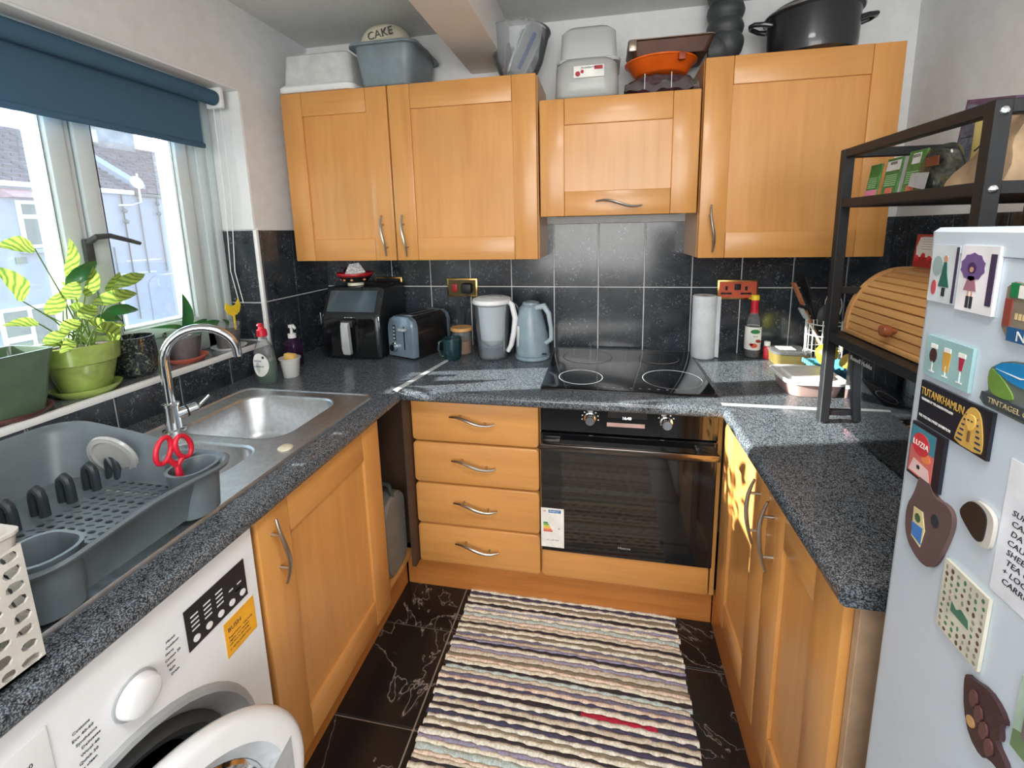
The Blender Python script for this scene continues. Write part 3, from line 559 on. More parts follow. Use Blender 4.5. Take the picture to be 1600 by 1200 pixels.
# ================================================================== sink, tap, drainer
def sink():
    t = thing('sink', 'stainless steel sink with one and a half bowls and drainer', 'sink', (.37, -1.2, ZW))
    z = ZW+.006; m = MB(); bm = m.bm
    def loop(pts): vs = [bm.verts.new(p) for p in pts]; return [bm.edges.new((vs[i], vs[(i+1) % len(vs)])) for i in range(len(vs))]
    outer = rr(.3725, -1.21, .505, 1.01, .035, z, 8); b1 = rr(.365, -.905, .345, .295, .07, z, 8); b2 = rr(.39, -1.172, .27, .165, .06, z, 8)
    es = loop(outer)+loop(b1)+loop(b2); bmesh.ops.triangle_fill(bm, edges=es, use_beauty=True); part('deck', m, STEEL, t, smooth=False)
    part('rolled_edge', MB().loft([rr(.3725, -1.21, .505+d, 1.01+d, .037, zz, 8) for d, zz in ((.006, ZW), (.006, ZW+.004), (0, ZW+.0085), (-.012, ZW+.0085), (-.018, z))], cap0=False, cap1=False), STEEL, t)
    for (cx, cy, w, d, r), dep in (((.365, -.905, .345, .295, .07), .155), ((.39, -1.172, .27, .165, .06), .12)):
        R = [rr(cx, cy, w+.014, d+.014, r+.005, z+.0001, 8), rr(cx, cy, w+.002, d+.002, r, z+.0012, 8), rr(cx, cy, w-.008, d-.008, r, z-.006, 8), rr(cx, cy, w-.02, d-.02, r, z-dep*.8, 8), rr(cx, cy, w-.05, d-.05, r, z-dep+.008, 8), rr(cx, cy, w-.1, d-.1, r*.6, z-dep, 8)]
        b = part('bowl', MB().loft(R, cap0=False), STEEL, t, ang=1.2)
        part('strainer', MB().lathe([(.04, .001), (.038, .004), (.03, .0025), (.001, .002)], (cx, cy, z-dep), 28), CHROME, b)
    for i in range(8):
        xx = .22+.048*i; part('drain_rib', MB().loft([[(xx-.007, y, z-.0005), (xx-.003, y, z+.0035*k), (xx+.003, y, z+.0035*k), (xx+.007, y, z-.0005)] for y, k in ((-1.30, .1), (-1.32, 1), (-1.64, 1), (-1.66, .1))]), STEEL, t)
    part('hole_cover', MB().lathe([(.018, 0), (.018, .003), (.013, .006), (.001, .006)], (.585, -1.085, z), 24), pm('cream_plug', (214, 206, 178), .4), t, label='cream cap over the spare tap hole')
    f = thing('kitchen_tap', 'tall chrome swan neck mixer tap behind the sink', 'tap', (.19, -1.04, z))
    bx, by = .19, -1.04; arc = []; hx, hy = .14, .105
    for i in range(17):
        a = PI*(1-i/16*.93); arc.append((bx+hx/2+hx/2*math.cos(a), by+hy/2+hy/2*math.cos(a), 1.095+.088*math.sin(a)))
    part('spout', MB().tube([(bx, by, z+.05), (bx, by, 1.03)]+arc+[(bx+hx*.995, by+hy*.995, 1.088)], .0125, 16), CHROME, f, ang=1)
    part('body', MB().lathe([(.028, 0), (.028, .005), (.02, .008), (.0195, .075), (.0215, .077), (.0215, .083), (.014, .086)], (bx, by, z), 28), CHROME, f)
    l = part('lever_body', MB().cyl((bx, by, z+.045), (bx+.03, by+.052, z+.052), .0165), CHROME, f)
    part('lever', MB().cyl((bx+.03, by+.052, z+.052), (bx+.052, by+.075, z+.082), .0055, .0045, 12), CHROME, l); part('collar', MB().cyl((bx+.016, by+.028, z+.0485), (bx+.018, by+.032, z+.049), .0172), BLK, l)
sink()
def drainer():
    t = thing('dish_drainer', 'grey plastic dish drainer with plate slots and cutlery cups on the sink', 'dish drainer', (.42, -1.47, ZW+.01))
    z0 = ZW+.011; x0, x1, y0, y1 = .205, .645, -1.635, -1.285; cx, cy = (x0+x1)/2, (y0+y1)/2; w, d = x1-x0, y1-y0
    zf = .925
    def top(x, y):   # rim height: high at the back, sweeping down to the front
        u = (x-x0)/w; b = .052*max(0, 1-u*1.5)**.6 if u < .66 else 0
        return .985+b+(.012*math.exp(-((y-cy)/.1)**2) if u > .8 else 0)
    def ring(s, zfn, r=.06): return [(x, y, zfn(x, y)) for x, y, _ in rr(cx, cy, w-s, d-s, r, 0, 8)]
    def dense(rg):
        out = []
        for a, b in zip(rg, rg[1:]+rg[:1]):
            n = 1 if (Vector(a)-Vector(b)).length < .05 else 8
            for i in range(n): out.append(tuple(Vector(a).lerp(Vector(b), i/n)))
        return out
    base = dense(rr(cx, cy, w, d, .06, 0, 8))
    def sc(s, zfn): return [(cx+(x-cx)*(1-s/w), cy+(y-cy)*(1-s/d), zfn(x, y)) for x, y, _ in base]
    R = [sc(.06, lambda x, y: z0+.008), sc(.02, lambda x, y: top(x, y)-.012), sc(-.012, lambda x, y: top(x, y)-.006), sc(-.016, lambda x, y: top(x, y)), sc(-.008, lambda x, y: top(x, y)+.004), sc(.008, top), sc(.026, lambda x, y: top(x, y)-.012), sc(.066, lambda x, y: zf+.004), sc(.075, lambda x, y: zf)]
    part('tub', MB().loft(R, cap0=False, cap1=False), GREY, t, ang=1.1)
    m = MB().cells((x0+.034, y0+.034, zf+.001), (w-.068, 0, 0), (0, d-.068, 0), 16, 20, lambda i, j: None if i < 6 or (i > 12 and (j < 5 or j > 15)) else (oct_hole(.34, .34) if j % 2 else oct_hole(.40, .17, .6)), .003, (0, 0, 1))
    part('perforated_floor', m, GREY, t, smooth=False)
    for i in range(7):
        y = -1.305-.043*i-.01; m = MB()
        m.tube([(.343, y, zf-.002), (.343, y, zf+.036), (.346, y, zf+.048), (.3545, y, zf+.055), (.363, y, zf+.048), (.366, y, zf+.036), (.366, y, zf-.002)], [.008, .0075, .0075, .0075, .0075, .0075, .008], 10); part('plate_prong', m, pm('prong_grey', (52, 60, 66), .4) if i == 0 else MATS['prong_grey'], t)
    def cup(name, cx2, cy2, w2, d2):
        m = MB().loft([rr(cx2, cy2, w2-.012, d2-.012, .03, z0+.004), rr(cx2, cy2, w2, d2, .034, .992), rr(cx2, cy2, w2+.004, d2+.004, .036, .996), rr(cx2, cy2, w2-.008, d2-.008, .03, .996), rr(cx2, cy2, w2-.014, d2-.014, .03, .985), rr(cx2, cy2, w2-.022, d2-.022, .03, z0+.01)]); part(name, m, GREY, t, ang=1)
    cup('cutlery_cup', .604, -1.350, .075, .085); cup('cutlery_cup', .535, -1.318, .055, .045); cup('cutlery_cup', .592, -1.583, .095, .078)
    for a in (.26, .58):
        for b in (-1.6, -1.33): part('foot', MB().cyl((a, b, ZW+.0085), (a, b, z0+.012), .012, n=12), GREY, t)
    s = thing('scissors', 'pair of red handled scissors upright in the drainer cup', 'scissors', (.60, -1.375, .93))
    m = MB(); B = []
    for sgn in (-1, 1):
        c = Vector((.600+sgn*.003, -1.378+sgn*.0165, 1.046-.004*sgn)); pts = [c+Vector((0, .0145*math.cos(a)-.005*sgn*math.sin(a), .0235*math.sin(a))) for a in [i*2*PI/20 for i in range(21)]]
        mm = MB().tube(pts, .0045, 8, cap=False); mm.tube([c+Vector((0, -sgn*.004, -.019)), (.60, -1.376, 1.010), (.6, -1.374-sgn*.002, .985)], .0052, 8); part('handle', mm, RED, s, ang=1.2)
        part('blade', MB().box(.599+sgn*.0015-.001, .599+sgn*.0015+.001, -1.380-sgn*.002, -1.368-sgn*.002, .912, .99), STEEL, s)
    p = thing('small_plate', 'small translucent white plate standing in the drainer slots', 'plate', (.36, -1.325, .935))
    M = Matrix.Translation((.365, -1.318, .978)) @ Matrix.Rotation(PI/2+.25, 4, 'X') @ Matrix.Rotation(.12, 4, 'Y')
    part('disc', MB().lathe([(.052, 0), (.050, .004), (.042, .006), (.038, .003), (.001, .003)], n=36).xf(M), CLR2, p); part('rim', MB().lathe([(.052, -.003), (.054, 0), (.052, .005), (.049, .005)], n=36, cap0=False, cap1=False).xf(M), CLR2, p)
    # utensil caddy, perforated
    c = thing('utensil_caddy', 'pale stone plastic basket with leafy cut-out holes by the drainer', 'basket', (.57, -1.73, ZW+.0085))
    xa, xb, ya, yb, zb, zt = .47, .675, -1.86, -1.643, ZW+.009, 1.083
    random.seed(3); hf = lambda i, j: oct_hole(random.uniform(.33, .42), random.uniform(.26, .38), random.uniform(-.8, .8), .18, random.uniform(-.05, .05), random.uniform(-.05, .05))
    for O, U, N in (((xa, yb, zb), (xb-xa, 0, 0), (0, 1, 0)), ((xb, ya, zb), (0, yb-ya, 0), (1, 0, 0)), ((xa, ya, zb), (0, yb-ya, 0), (-1, 0, 0)), ((xa, ya, zb), (xb-xa, 0, 0), (0, -1, 0))):
        m = MB().cells(O, U, (0, 0, zt-zb-.02), 9, 8, hf, -.0035 if N[0]+N[1] < 0 else .0035, N); part('perforated_side', m, CADDY, c, smooth=False)
    part('rim', MB().loft([rr((xa+xb)/2, (ya+yb)/2, xb-xa+a, yb-ya+a, .012, z) for a, z in ((.000, zt-.022), (.004, zt-.006), (.008, zt-.004), (.008, zt), (-.004, zt), (-.008, zt-.022))], cap0=False, cap1=False), CADDY, c)
    part('base', MB().box(xa, xb, ya, yb, zb, zb+.004), CADDY, c); txt('OL', .022, CADDY, c, (xa+.004, yb-.09, zt-.04), (0, -1, 0), (0, 0, 1))
    b = single('cleaning_cloth', MB().grid(lambda u, v: (xa+.02+.16*u, ya+.02+.17*v, zb+.006+.05*abs(math.sin(7*u+4*v))*math.cos(3*v)**2+.02*math.sin(9*v)**2), 14, 14), pm('green_cloth', (18, 78, 56), .95), 'dark green cloth crumpled inside the pale perforated basket', 'cloth', loc=(.57, -1.75, zb)) 
drainer()
def by_sink():
    t = thing('washing_up_liquid', 'washing-up liquid bottle with red cap behind the sink', 'bottle', (.135, -.62, ZW))
    def oval(prof, c, sx=1, sy=.62, n=32): return MB().lathe(prof, c, n, sx, sy)
    part('bottle', oval([(.040, 0), (.043, .006), (.044, .07), (.040, .12), (.027, .155), (.017, .172), (.016, .18)], (.135, -.62, ZW)), CLR, t)
    part('liquid', oval([(.039, .002), (.041, .008), (.042, .07), (.0405, .088)], (.135, -.62, ZW)), GRNL, t)
    c = part('cap', MB().lathe([(.0165, .18), (.0185, .182), (.0165, .205), (.010, .21), (.009, .218)], (.135, -.62, ZW)), RED, t); part('flip_tip', MB().ball((.13, -.62, ZW+.222), .011, 12, (1, 1, .7)), RED, c)
    lb = part('label', MB().loft([[(.135+.033*math.cos(a), -.6205-.0285+k+.006*abs(math.cos(a))**2*1.2, ZW+.075+.045*math.sin(a)) for a in [i*2*PI/28 for i in range(28)]] for k in (0, .002)]), PAPER, t, label='white oval label')
    txt('lemon', .012, pm('label_ink_blue', (60, 90, 150), .7), lb, (.131, -.6505, ZW+.092), (1, 0, 0), (0, 0, 1)); txt('WASHING UP', .007, MATS['label_ink_blue'], lb, (.133, -.6505, ZW+.07), (1, 0, 0), (0, 0, 1)); part('icon', MB().cyl((.153, -.6500, ZW+.105), (.153, -.6505, ZW+.105), .005, n=14), INK, lb)
    s = thing('plastic_tub', 'small clear tub holding a sponge beside the washing-up bottle', 'tub', (.175, -.545, ZW))
    part('tub', MB().lathe([(.028, 0), (.037, .072), (.040, .073), (.040, .077), (.036, .077), (.027, .004)], (.180, -.545, ZW)), MILK, s)
    single('sponge', MB().box(-.022, .022, -.012, .012, 0, .085, .004).xf(Matrix.Translation((.172, -.54, ZW+.006)) @ Matrix.Rotation(.1, 4, 'Y')), SPONGE, 'yellow sponge sticking up out of the small clear tub', 'sponge', loc=(.172, -.54, ZW))
    d = thing('soap_dispenser', 'dark purple square soap bottle with white pump in the corner', 'dispenser', (.095, -.415, ZW))
    part('bottle', MB().loft([rr(.095, -.415, a, a, .012, ZW+z) for a, z in ((.054, 0), (.058, .004), (.058, .095), (.05, .108), (.028, .118), (.028, .122))]), VIOL, d)
    p = part('pump', MB().lathe([(.016, .122), (.016, .14), (.006, .142), (.005, .165), (.011, .166), (.012, .178)], (.095, -.415, ZW)), WPL, d); part('nozzle', MB().tube([(.095, -.415, ZW+.174), (.12, -.43, ZW+.174), (.128, -.435, ZW+.167)], .0055, 10), WPL, p)
by_sink()
# ================================================================== things on the sill
def leaf(parent, base, tip, wid, m, droop=.12, up=(0, 0, 1), name='leaf', wav=.06, L=None):
    B, T = Vector(base), Vector(tip); ax = T-B; L = ax.length; a = ax.normalized(); side = a.cross(Vector((.9, .1, .45))).normalized(); n = side.cross(a).normalized(); ph = random.uniform(0, 6)
    def f(u, v):
        w = wid*math.sin(PI*min(1, u**.75))**.8*(1-.15*u)+.0006; s = (v-.5)*2
        return B+a*(L*u)+side*(s*w)+n*(droop*L*math.sin(PI*u)+.25*w*s*s+wav*wid*math.sin(u*16+ph)*abs(s))
    return part(name, MB().grid(f, 9, 6), m, parent, ang=3)
def sill():
    z = 1.0
    # left pot
    t = thing('plant_pot', 'grey-green fluted square pot on a brown saucer at the sill left end', 'pot', (-.06, -1.235, z))
    def sq(w, zz, wave=0): return [(x, y, zz+wave*abs(math.sin(math.atan2(y+1.235, x+.06)*2))) for x, y, _ in rr(-.06, -1.235, w, w, .012, 0, 6)]
    part('pot', MB().loft([sq(.098, z+.012), sq(.13, z+.13), sq(.142, z+.136, .022), sq(.146, z+.145, .024), sq(.132, z+.145, .024), sq(.122, z+.125)]), SAGE, t); part('saucer', MB().lathe([(.062, .001), (.078, .014), (.08, .02), (.074, .02), (.06, .008)], (-.06, -1.235, z)), BROWNS, t)
    part('soil', MB().box(-.115, -.005, -1.29, -1.18, z+.118, z+.128), SOIL, t)
    # green pot plant
    t = thing('calathea', 'leafy variegated plant in a lime green pot on the windowsill', 'plant', (-.07, -1.055, z)); c = (-.07, -1.057, z)
    part('saucer', MB().lathe([(.06, .001), (.076, .018), (.078, .024), (.072, .024), (.06, .008), (.001, .008)], c), GREENP, t); part('pot', MB().lathe([(.05, .009), (.055, .014), (.075, .095), (.082, .098), (.088, .148), (.084, .15), (.080, .148), (.074, .12)], c, 40), GREENP, t, ang=.8); part('soil', MB().lathe([(.076, .125), (.076, .135), (.001, .14)], c), SOIL, t)
    LV = [((-0.02, -1.145, 1.419), (-0.02, -1.218, 1.427), 0.024), ((-0.02, -1.188, 1.29), (-0.02, -1.236, 1.385), 0.027), ((0.0, -1.179, 1.233), (0.0, -1.246, 1.242), 0.013), ((-0.1, -1.039, 1.336), (-0.1, -1.014, 1.443), 0.017), ((-0.08, -1.057, 1.313), (-0.08, -0.972, 1.375), 0.02), ((-0.06, -1.029, 1.276), (-0.06, -0.995, 1.361), 0.018), ((-0.04, -1.135, 1.244), (-0.04, -1.094, 1.302), 0.021), ((-0.05, -1.087, 1.28), (-0.05, -1.046, 1.323), 0.021), ((-0.05, -0.958, 1.297), (-0.05, -0.863, 1.324), 0.019), ((-0.07, -0.967, 1.278), (-0.07, -0.92, 1.337), 0.016), ((-0.04, -1.03, 1.256), (-0.04, -0.903, 1.269), 0.021), ((-0.06, -0.993, 1.221), (-0.06, -0.892, 1.214), 0.018), ((-0.05, -1.02, 1.215), (-0.05, -0.95, 1.187), 0.016), ((-0.01, -1.03, 1.205), (-0.0, -1.022, 1.129), 0.024), ((-0.02, -1.127, 1.204), (-0.02, -1.076, 1.216), 0.017), ((0.0, -1.179, 1.18), (0.0, -1.119, 1.201), 0.015), ((-0.06, -1.07, 1.258), (-0.06, -1.033, 1.229), 0.018), ((-0.04, -1.068, 1.225), (-0.04, -1.017, 1.249), 0.02), ((-0.09, -1.031, 1.265), (-0.09, -1.059, 1.324), 0.018), ((-0.03, -1.056, 1.215), (-0.03, -1.007, 1.167), 0.018), ((-.03, -1.1, 1.17), (-.0, -1.15, 1.145), .015), ((-.03, -1.04, 1.18), (-.0, -.98, 1.185), .016)]
    STM = pm('plant_stem', (96, 122, 60), .5)
    for i, (b, e, w) in enumerate(LV):
        leaf(t, b, e, w, LEAF if i not in (4, 11, 12) else LEAFD, .16); o = (-.07+.03*math.cos(i*2.4), -1.057+.03*math.sin(i*2.4), z+.135); mid = [(o[k]*.5+b[k]*.5+(.0 if k < 2 else .015)) for k in range(3)]
        part('stem', MB().tube([o, mid, b], [.0024, .002, .0014], 6), STM, t)
    single('plant_pot', MB().lathe([(.038, 0), (.05, .012), (.058, .06), (.055, .125), (.0555, .13), (.0505, .13), (.052, .06), (.04, .014)], (-.085, -.905, z), 36), POTD, 'empty dark speckled round glazed pot behind the tap', 'pot', loc=(-.085, -.905, z))
    # orchid
    t = thing('orchid', 'small orchid in a clear pot on a terracotta saucer, windowsill', 'plant', (-.075, -.745, z)); c = (-.075, -.745, z)
    part('saucer', MB().lathe([(.05, .0005), (.066, .015), (.068, .02), (.062, .02), (.048, .006), (.001, .006)], c), TERRA, t); part('pot', MB().lathe([(.040, .007), (.054, .1), (.058, .101), (.058, .108), (.052, .108)], c, 32, cap1=False), CLR, t); part('bark', MB().lathe([(.038, .009), (.050, .09), (.001, .1)], c), DKBR, t)
    for b, e, w in (((-0.06, -0.75, 1.10), (-0.06, -0.739, 1.245), 0.025), ((-0.05, -0.751, 1.10), (-0.05, -0.875, 1.15), 0.010), ((-0.04, -0.754, 1.10), (-0.02, -0.642, 1.127), 0.016), ((-0.08, -0.743, 1.10), (-0.08, -0.638, 1.131), 0.013)): leaf(t, b, e, w, LEAFD, .25 if w < .02 else .08, wav=0)
    t = thing('seedling_pot', 'clear plastic pot with a yellow cat-shaped marker at the sill corner', 'pot', (-.07, -.565, z)); c = (-.075, -.56, z)
    part('pot', MB().lathe([(.038, .004), (.048, .095), (.052, .096), (.052, .103), (.047, .103)], c, 32, cap1=False), CLR, t); part('soil', MB().lathe([(.037, .005), (.044, .07), (.001, .074)], c), SOIL, t); part('dish', MB().lathe([(.055, 0), (.062, .008), (.058, .008), (.05, .003)], c), WPL, t)
    cat = [(-.03, .035), (-.038, .012), (-.028, -.012), (-.012, -.022), (.012, -.022), (.028, -.012), (.038, .012), (.030, .040), (.012, .018), (-.012, .018)]
    part('cat_marker', MB().prism(cat, -.001, .001).xf(Matrix.Translation((-.05, -.545, 1.150)) @ Matrix(((0, 0, 1, 0), (1, 0, 0, 0), (0, 1, 0, 0), (0, 0, 0, 1))) @ Matrix.Rotation(.05, 4, 'Z')).box(-.052, -.048, -.548, -.542, 1.07, 1.14), YEL, t, label='yellow cat-shaped marker')
    leaf(t, (-.06, -.57, 1.08), (-.04, -.61, 1.125), .014, LEAFD, .1)
sill()
# ================================================================== back worktop
def socket(name, x0, x1, z0, z1, m, label, double=True):
    t = thing(name, label, 'socket', ((x0+x1)/2, -.01, z0), group='metal wall sockets'); part('plate', MB().box(x0, x1, -.017, -.0105, z0, z1, .003, 2), m, t); return t
def sockets():
    t = socket('wall_socket', .273, .418, 1.135, 1.225, BRASS, 'brass edged socket in the shadow behind the air fryer'); part('insert', MB().box(.282, .409, -.019, -.016, 1.143, 1.217), BLK, t)
    p = thing('plug', 'black plug in the socket behind the air fryer', 'plug', (.37, -.02, 1.16)); part('body', MB().box(.345, .40, -.055, -.0195, 1.155, 1.205, .008), BLK, p); part('flex', MB().tube([(.37, -.045, 1.16), (.375, -.05, 1.08), (.39, -.05, .95), (.38, -.03, ZW+.01)], .004, 8), BLK, p)
    t = socket('wall_socket', .651, .803, 1.128, 1.218, BRASS, 'brass socket with a red switch behind the water jug'); part('insert', MB().box(.659, .795, -.0185, -.016, 1.136, 1.210), pm('antique_brass', (92, 82, 58), .35, .8), t); part('rocker_switch', MB().box(.679, .705, -.026, -.018, 1.152, 1.192, .003), RED2, t, label='red rocker switch')
    p = thing('plug', 'black plug in the red switched socket above the jars', 'plug', (.755, -.02, 1.15)); part('body', MB().box(.73, .782, -.055, -.019, 1.148, 1.196, .01), BLK, p); part('flex', MB().tube([(.756, -.045, 1.15), (.757, -.06, 1.1), (.745, -.05, 1.02), (.732, -.04, .94), (.73, -.03, ZW+.01)], .0045, 8), BLK, p)
    t = socket('wall_socket', 1.881, 2.046, 1.126, 1.212, BRASS, 'pinkish copper double socket with black holes above the syrup bottle'); part('insert', MB().box(1.889, 2.038, -.0185, -.016, 1.134, 1.204), COPPER, t); m = MB()
    for x in (1.918, 1.997): m.box(x-.005, x+.005, -.0192, -.018, 1.166, 1.184).box(x-.022, x-.008, -.0192, -.018, 1.148, 1.157).box(x+.008, x+.022, -.0192, -.018, 1.148, 1.157).box(x-.022, x+.022, -.0191, -.018, 1.149, 1.156)
    part('pin_hole', m, BLK, t); part('rocker_switch', MB().box(1.949, 1.975, -.024, -.018, 1.168, 1.194, .003), BLK, t)
sockets()
def back_left():
    t = thing('air_fryer', 'glossy black air fryer in the corner with a grey pull handle', 'air fryer', (.30, -.17, ZW))
    prof = [(-.295, .004), (-.305, .03), (-.302, .185), (-.292, .205), (-.235, .312), (-.22, .316), (-.04, .316), (-.03, .30), (-.03, .004)]
    m = MB()
    xs = [(.155, .94), (.163, .985), (.175, 1), (.415, 1), (.427, .985), (.435, .94)]
    m.loft([[(x, -.165+(y+.165)*k, ZW+.002+z*(k if k == 1 else .5+.5*k)) for y, z in prof] for x, k in xs]); part('body', m, BSATIN, t, ang=.5)
    d = part('drawer', MB().loft([rr(.30, .1, w, .17, .02, z) for w, z in ((.235, 0), (.24, .006), (.24, .012))]).xf(Matrix.Translation((0, -.302, ZW)) @ Matrix.Rotation(PI/2, 4, 'X')), BLACK, t)
    h = part('handle', MB().loft([[(x, y, ZW+z) for x, y in ((.283-k, yy), (.317+k, yy), (.317+k, yy+.018), (.283-k, yy+.018))] for z, yy, k in ((.175, -.345, 0), (.16, -.352, .0), (.06, -.35, .002), (.035, -.345, .0), (.03, -.34, -.006))]), LGREY, d, ang=.9, label='light grey upright handle'); part('handle_mount', MB().box(.27, .33, -.335, -.312, ZW+.15, ZW+.185, .006), BLK, d); part('release_tab', MB().box(.28, .32, -.315, -.300, ZW+.188, ZW+.194, .002), CHROME, d)
    part('display', MB().box(.18, .41, -.0015, .0005, .008, .108, .0).xf(Matrix.Translation((0, -.292, ZW+.205)) @ Matrix.Rotation(-math.atan2(.057, .107), 4, 'X')), pm('grey_glass', (64, 76, 84), .12, coat=1), t)
    part('chrome_trim', MB().box(.152, .157, -.30, -.292, ZW+.15, ZW+.21, .002).box(.433, .438, -.302, -.294, ZW+.14, ZW+.195, .002), CHROME, t)
    b = thing('bowl', 'small red rimmed bowl on top of the air fryer', 'bowl', (.27, -.17, ZW+.318)); c = (.275, -.19, ZW+.320)
    part('foot', MB().lathe([(.036, 0), (.036, .012), (.03, .014)], c), CREAM, b); part('bowl', MB().lathe([(.03, .013), (.05, .018), (.074, .042), (.072, .045), (.048, .022), (.001, .018)], c), BLK, b); part('rim_band', MB().lathe([(.066, .034), (.080, .05), (.079, .058), (.073, .058), (.069, .044)], c, cap0=False, cap1=False), RED2, b, label='red glazed rim')
    for a in (2.6, 3.4, 4.4, 5.0, 5.9): part('painted_dot', MB().ball((c[0]+.062*math.cos(a), c[1]+.062*math.sin(a), c[2]+.028), .007, 10, (1, 1, .7)), pm('dot_%d' % int(a*10), (206, 140, 100) if a > 3 else (200, 200, 190), .5), b)
    n = single('napkin', MB().prism([(-.045, -.022), (.0, -.03), (.045, -.012), (.012, .036), (-.03, .03)], 0, .006).xf(Matrix.Translation((.282, -.195, c[2]+.068)) @ Matrix.Rotation(.3, 4, 'Z') @ Matrix.Rotation(1.0, 4, 'X')), pm('printed_napkin', (196, 200, 208), .9, var=.35, vs=160), 'folded patterned paper napkin in the red rimmed bowl', 'napkin', loc=(.282, -.195, c[2]+.04))
    single('sweet_wrapper', MB().grid(lambda u, v: (.205+.035*u, -.2+.03*v, c[2]+.055+.03*abs(math.sin(4*u+3*v))), 6, 5), pm('dark_wrapper', (60, 46, 60), .3, var=.5, vs=120), 'small dark crumpled wrapper at the left of the red rimmed bowl', 'wrapper', loc=(.22, -.19, c[2]+.05))
    # toaster
    t = thing('toaster', 'blue-grey two slot toaster with dial and lever', 'toaster', (.562, -.155, ZW), -.345)
    w, d, h = .155, .24, .19; pr = [(-w/2, .012), (-w/2, h-.04), (-w/2+.01, h-.015), (-w/2+.035, h), (w/2-.035, h), (w/2-.01, h-.015), (w/2, h-.04), (w/2, .012)]
    sec = lambda y, k: [(x*k, y, .012+(z-.012)*k) for x, z in pr]
    part('side_shell', MB().loft([sec(-d/2+.02, 1), sec(d/2-.02, 1)]), pm('brushed_dark_steel', (96, 92, 92), .2, .9), t, world=False)
    part('end_cap', MB().loft([sec(-d/2-.008, .93), sec(-d/2, 1.0), sec(-d/2+.022, 1.01)]), TOASTM, t, world=False); part('end_cap', MB().loft([sec(d/2-.022, 1.01), sec(d/2, 1.0), sec(d/2+.008, .93)]), TOASTM, t, world=False)
    part('base', MB().box(-w/2+.006, w/2-.006, -d/2+.004, d/2-.004, .001, .014, .003), BLK, t, world=False)
    part('top_plate', MB().box(-w/2+.035, w/2-.035, -d/2+.03, d/2-.03, h-.001, h+.002, .001), STEEL, t, world=False)
    for a in (-.022, .022): part('bread_slot', MB().box(a-.013, a+.013, -d/2+.045, d/2-.045, h+.0012, h+.0028), BLK, t, world=False)
    y = -d/2-.009; part('lever_slot', MB().box(.022, .028, y-.0008, y+.004, .045, .15), BLK, t, world=False); part('lever', MB().box(.006, .046, y-.02, y, .132, .144, .003), LGREY, t, world=False)
    k = part('dial', MB().lathe([(.021, 0), (.021, .004), (.017, .006), (.016, .018)], n=28).xf(Matrix.Translation((-.034, y, .052)) @ Matrix.Rotation(PI/2, 4, 'X')), CHROME, t, world=False)
    bp = part('button_panel', MB().box(-.041, -.026, y-.001, y+.004, .082, .152, .001), BLK, t, world=False)
    for i in range(4): part('button', MB().box(-.038, -.029, y-.003, y, .088+.016*i, .097+.016*i, .001), LGREY, bp, world=False)
    # mug and jar
    t = thing('glass_mug', 'dark teal glass mug beside the toaster', 'mug', (.745, -.245, ZW)); c = (.748, -.25, ZW+.001)
    part('glass', MB().lathe([(.030, 0), (.038, .01), (.041, .05), (.042, .096), (.039, .096), (.037, .05), (.033, .014), (.001, .01)], c), CLRB, t); part('inner_liner', MB().lathe([(.034, .016), (.036, .05), (.037, .085), (.034, .085)], c), pm('teal_inner', (14, 30, 36), .15), t); part('handle', MB().tube([(c[0]-.038, c[1]-.01, c[2]+.085), (c[0]-.052, c[1]-.02, c[2]+.08), (c[0]-.056, c[1]-.022, c[2]+.05), (c[0]-.05, c[1]-.02, c[2]+.025), (c[0]-.038, c[1]-.01, c[2]+.018)], .0045, 8), CLRB, t)
    t = thing('storage_jar', 'small glass jar with a round wooden lid behind the mug', 'jar', (.76, -.16, ZW)); c = (.762, -.155, ZW+.001)
    part('glass', MB().lathe([(.040, 0), (.046, .008), (.046, .1), (.043, .108)], c), CLR, t); part('contents', MB().lathe([(.040, .004), (.043, .01), (.043, .062)], c), pm('ground_spice', (126, 84, 44), .9), t); part('lid', MB().lathe([(.047, .108), (.050, .111), (.050, .121), (.047, .124)], c), W_B, t)
    # water jug
    t = thing('water_jug', 'clear water filter jug with white lid left of the kettle', 'jug', (.92, -.19, ZW)); c = (.918, -.19, ZW+.001)
    part('jug', MB().lathe([(.062, 0), (.069, .006), (.080, .16), (.086, .245), (.083, .245), (.077, .16), (.065, .012), (.001, .010)], c, 36, .92, 1.05), CLRJ, t); part('water', MB().lathe([(.063, .013), (.068, .06)], c, 32, .9, 1.02), clear('water', (70, 100, 128), .4, .03), t)
    part('funnel', MB().lathe([(.03, .055), (.05, .075), (.06, .085), (.070, .15), (.078, .235), (.075, .235), (.064, .15)], c, 32, .9, 1.02), MILK, t); part('filter_cartridge', MB().lathe([(.024, .06), (.026, .14), (.028, .15)], c), WPL, t)
    l = part('lid', MB().lathe([(.087, .243), (.090, .248), (.087, .262), (.07, .268), (.001, .270)], c, 36, .95, 1.06), WPL, t); part('filter_gauge', MB().box(c[0]-.02, c[0]+.04, c[1]-.012, c[1]+.012, c[2]+.2685, c[2]+.2725, .002), LGREY, l)
    part('handle', MB().tube([(c[0]+.075, c[1]-.01, c[2]+.25), (c[0]+.092, c[1]-.015, c[2]+.238), (c[0]+.106, c[1]-.02, c[2]+.18), (c[0]+.099, c[1]-.02, c[2]+.12), (c[0]+.085, c[1]-.015, c[2]+.06), (c[0]+.068, c[1]-.01, c[2]+.03)], [.011, .012, .012, .012, .011, .009], 12), WPL, t, ang=1.2)
    # kettle
    t = thing('kettle', 'pale blue-grey electric kettle beside the hob', 'kettle', (1.095, -.19, ZW)); c = (1.092, -.18, ZW+.001)
    part('base', MB().lathe([(.074, 0), (.077, .004), (.077, .016), (.07, .018)], c), BLUEG, t)
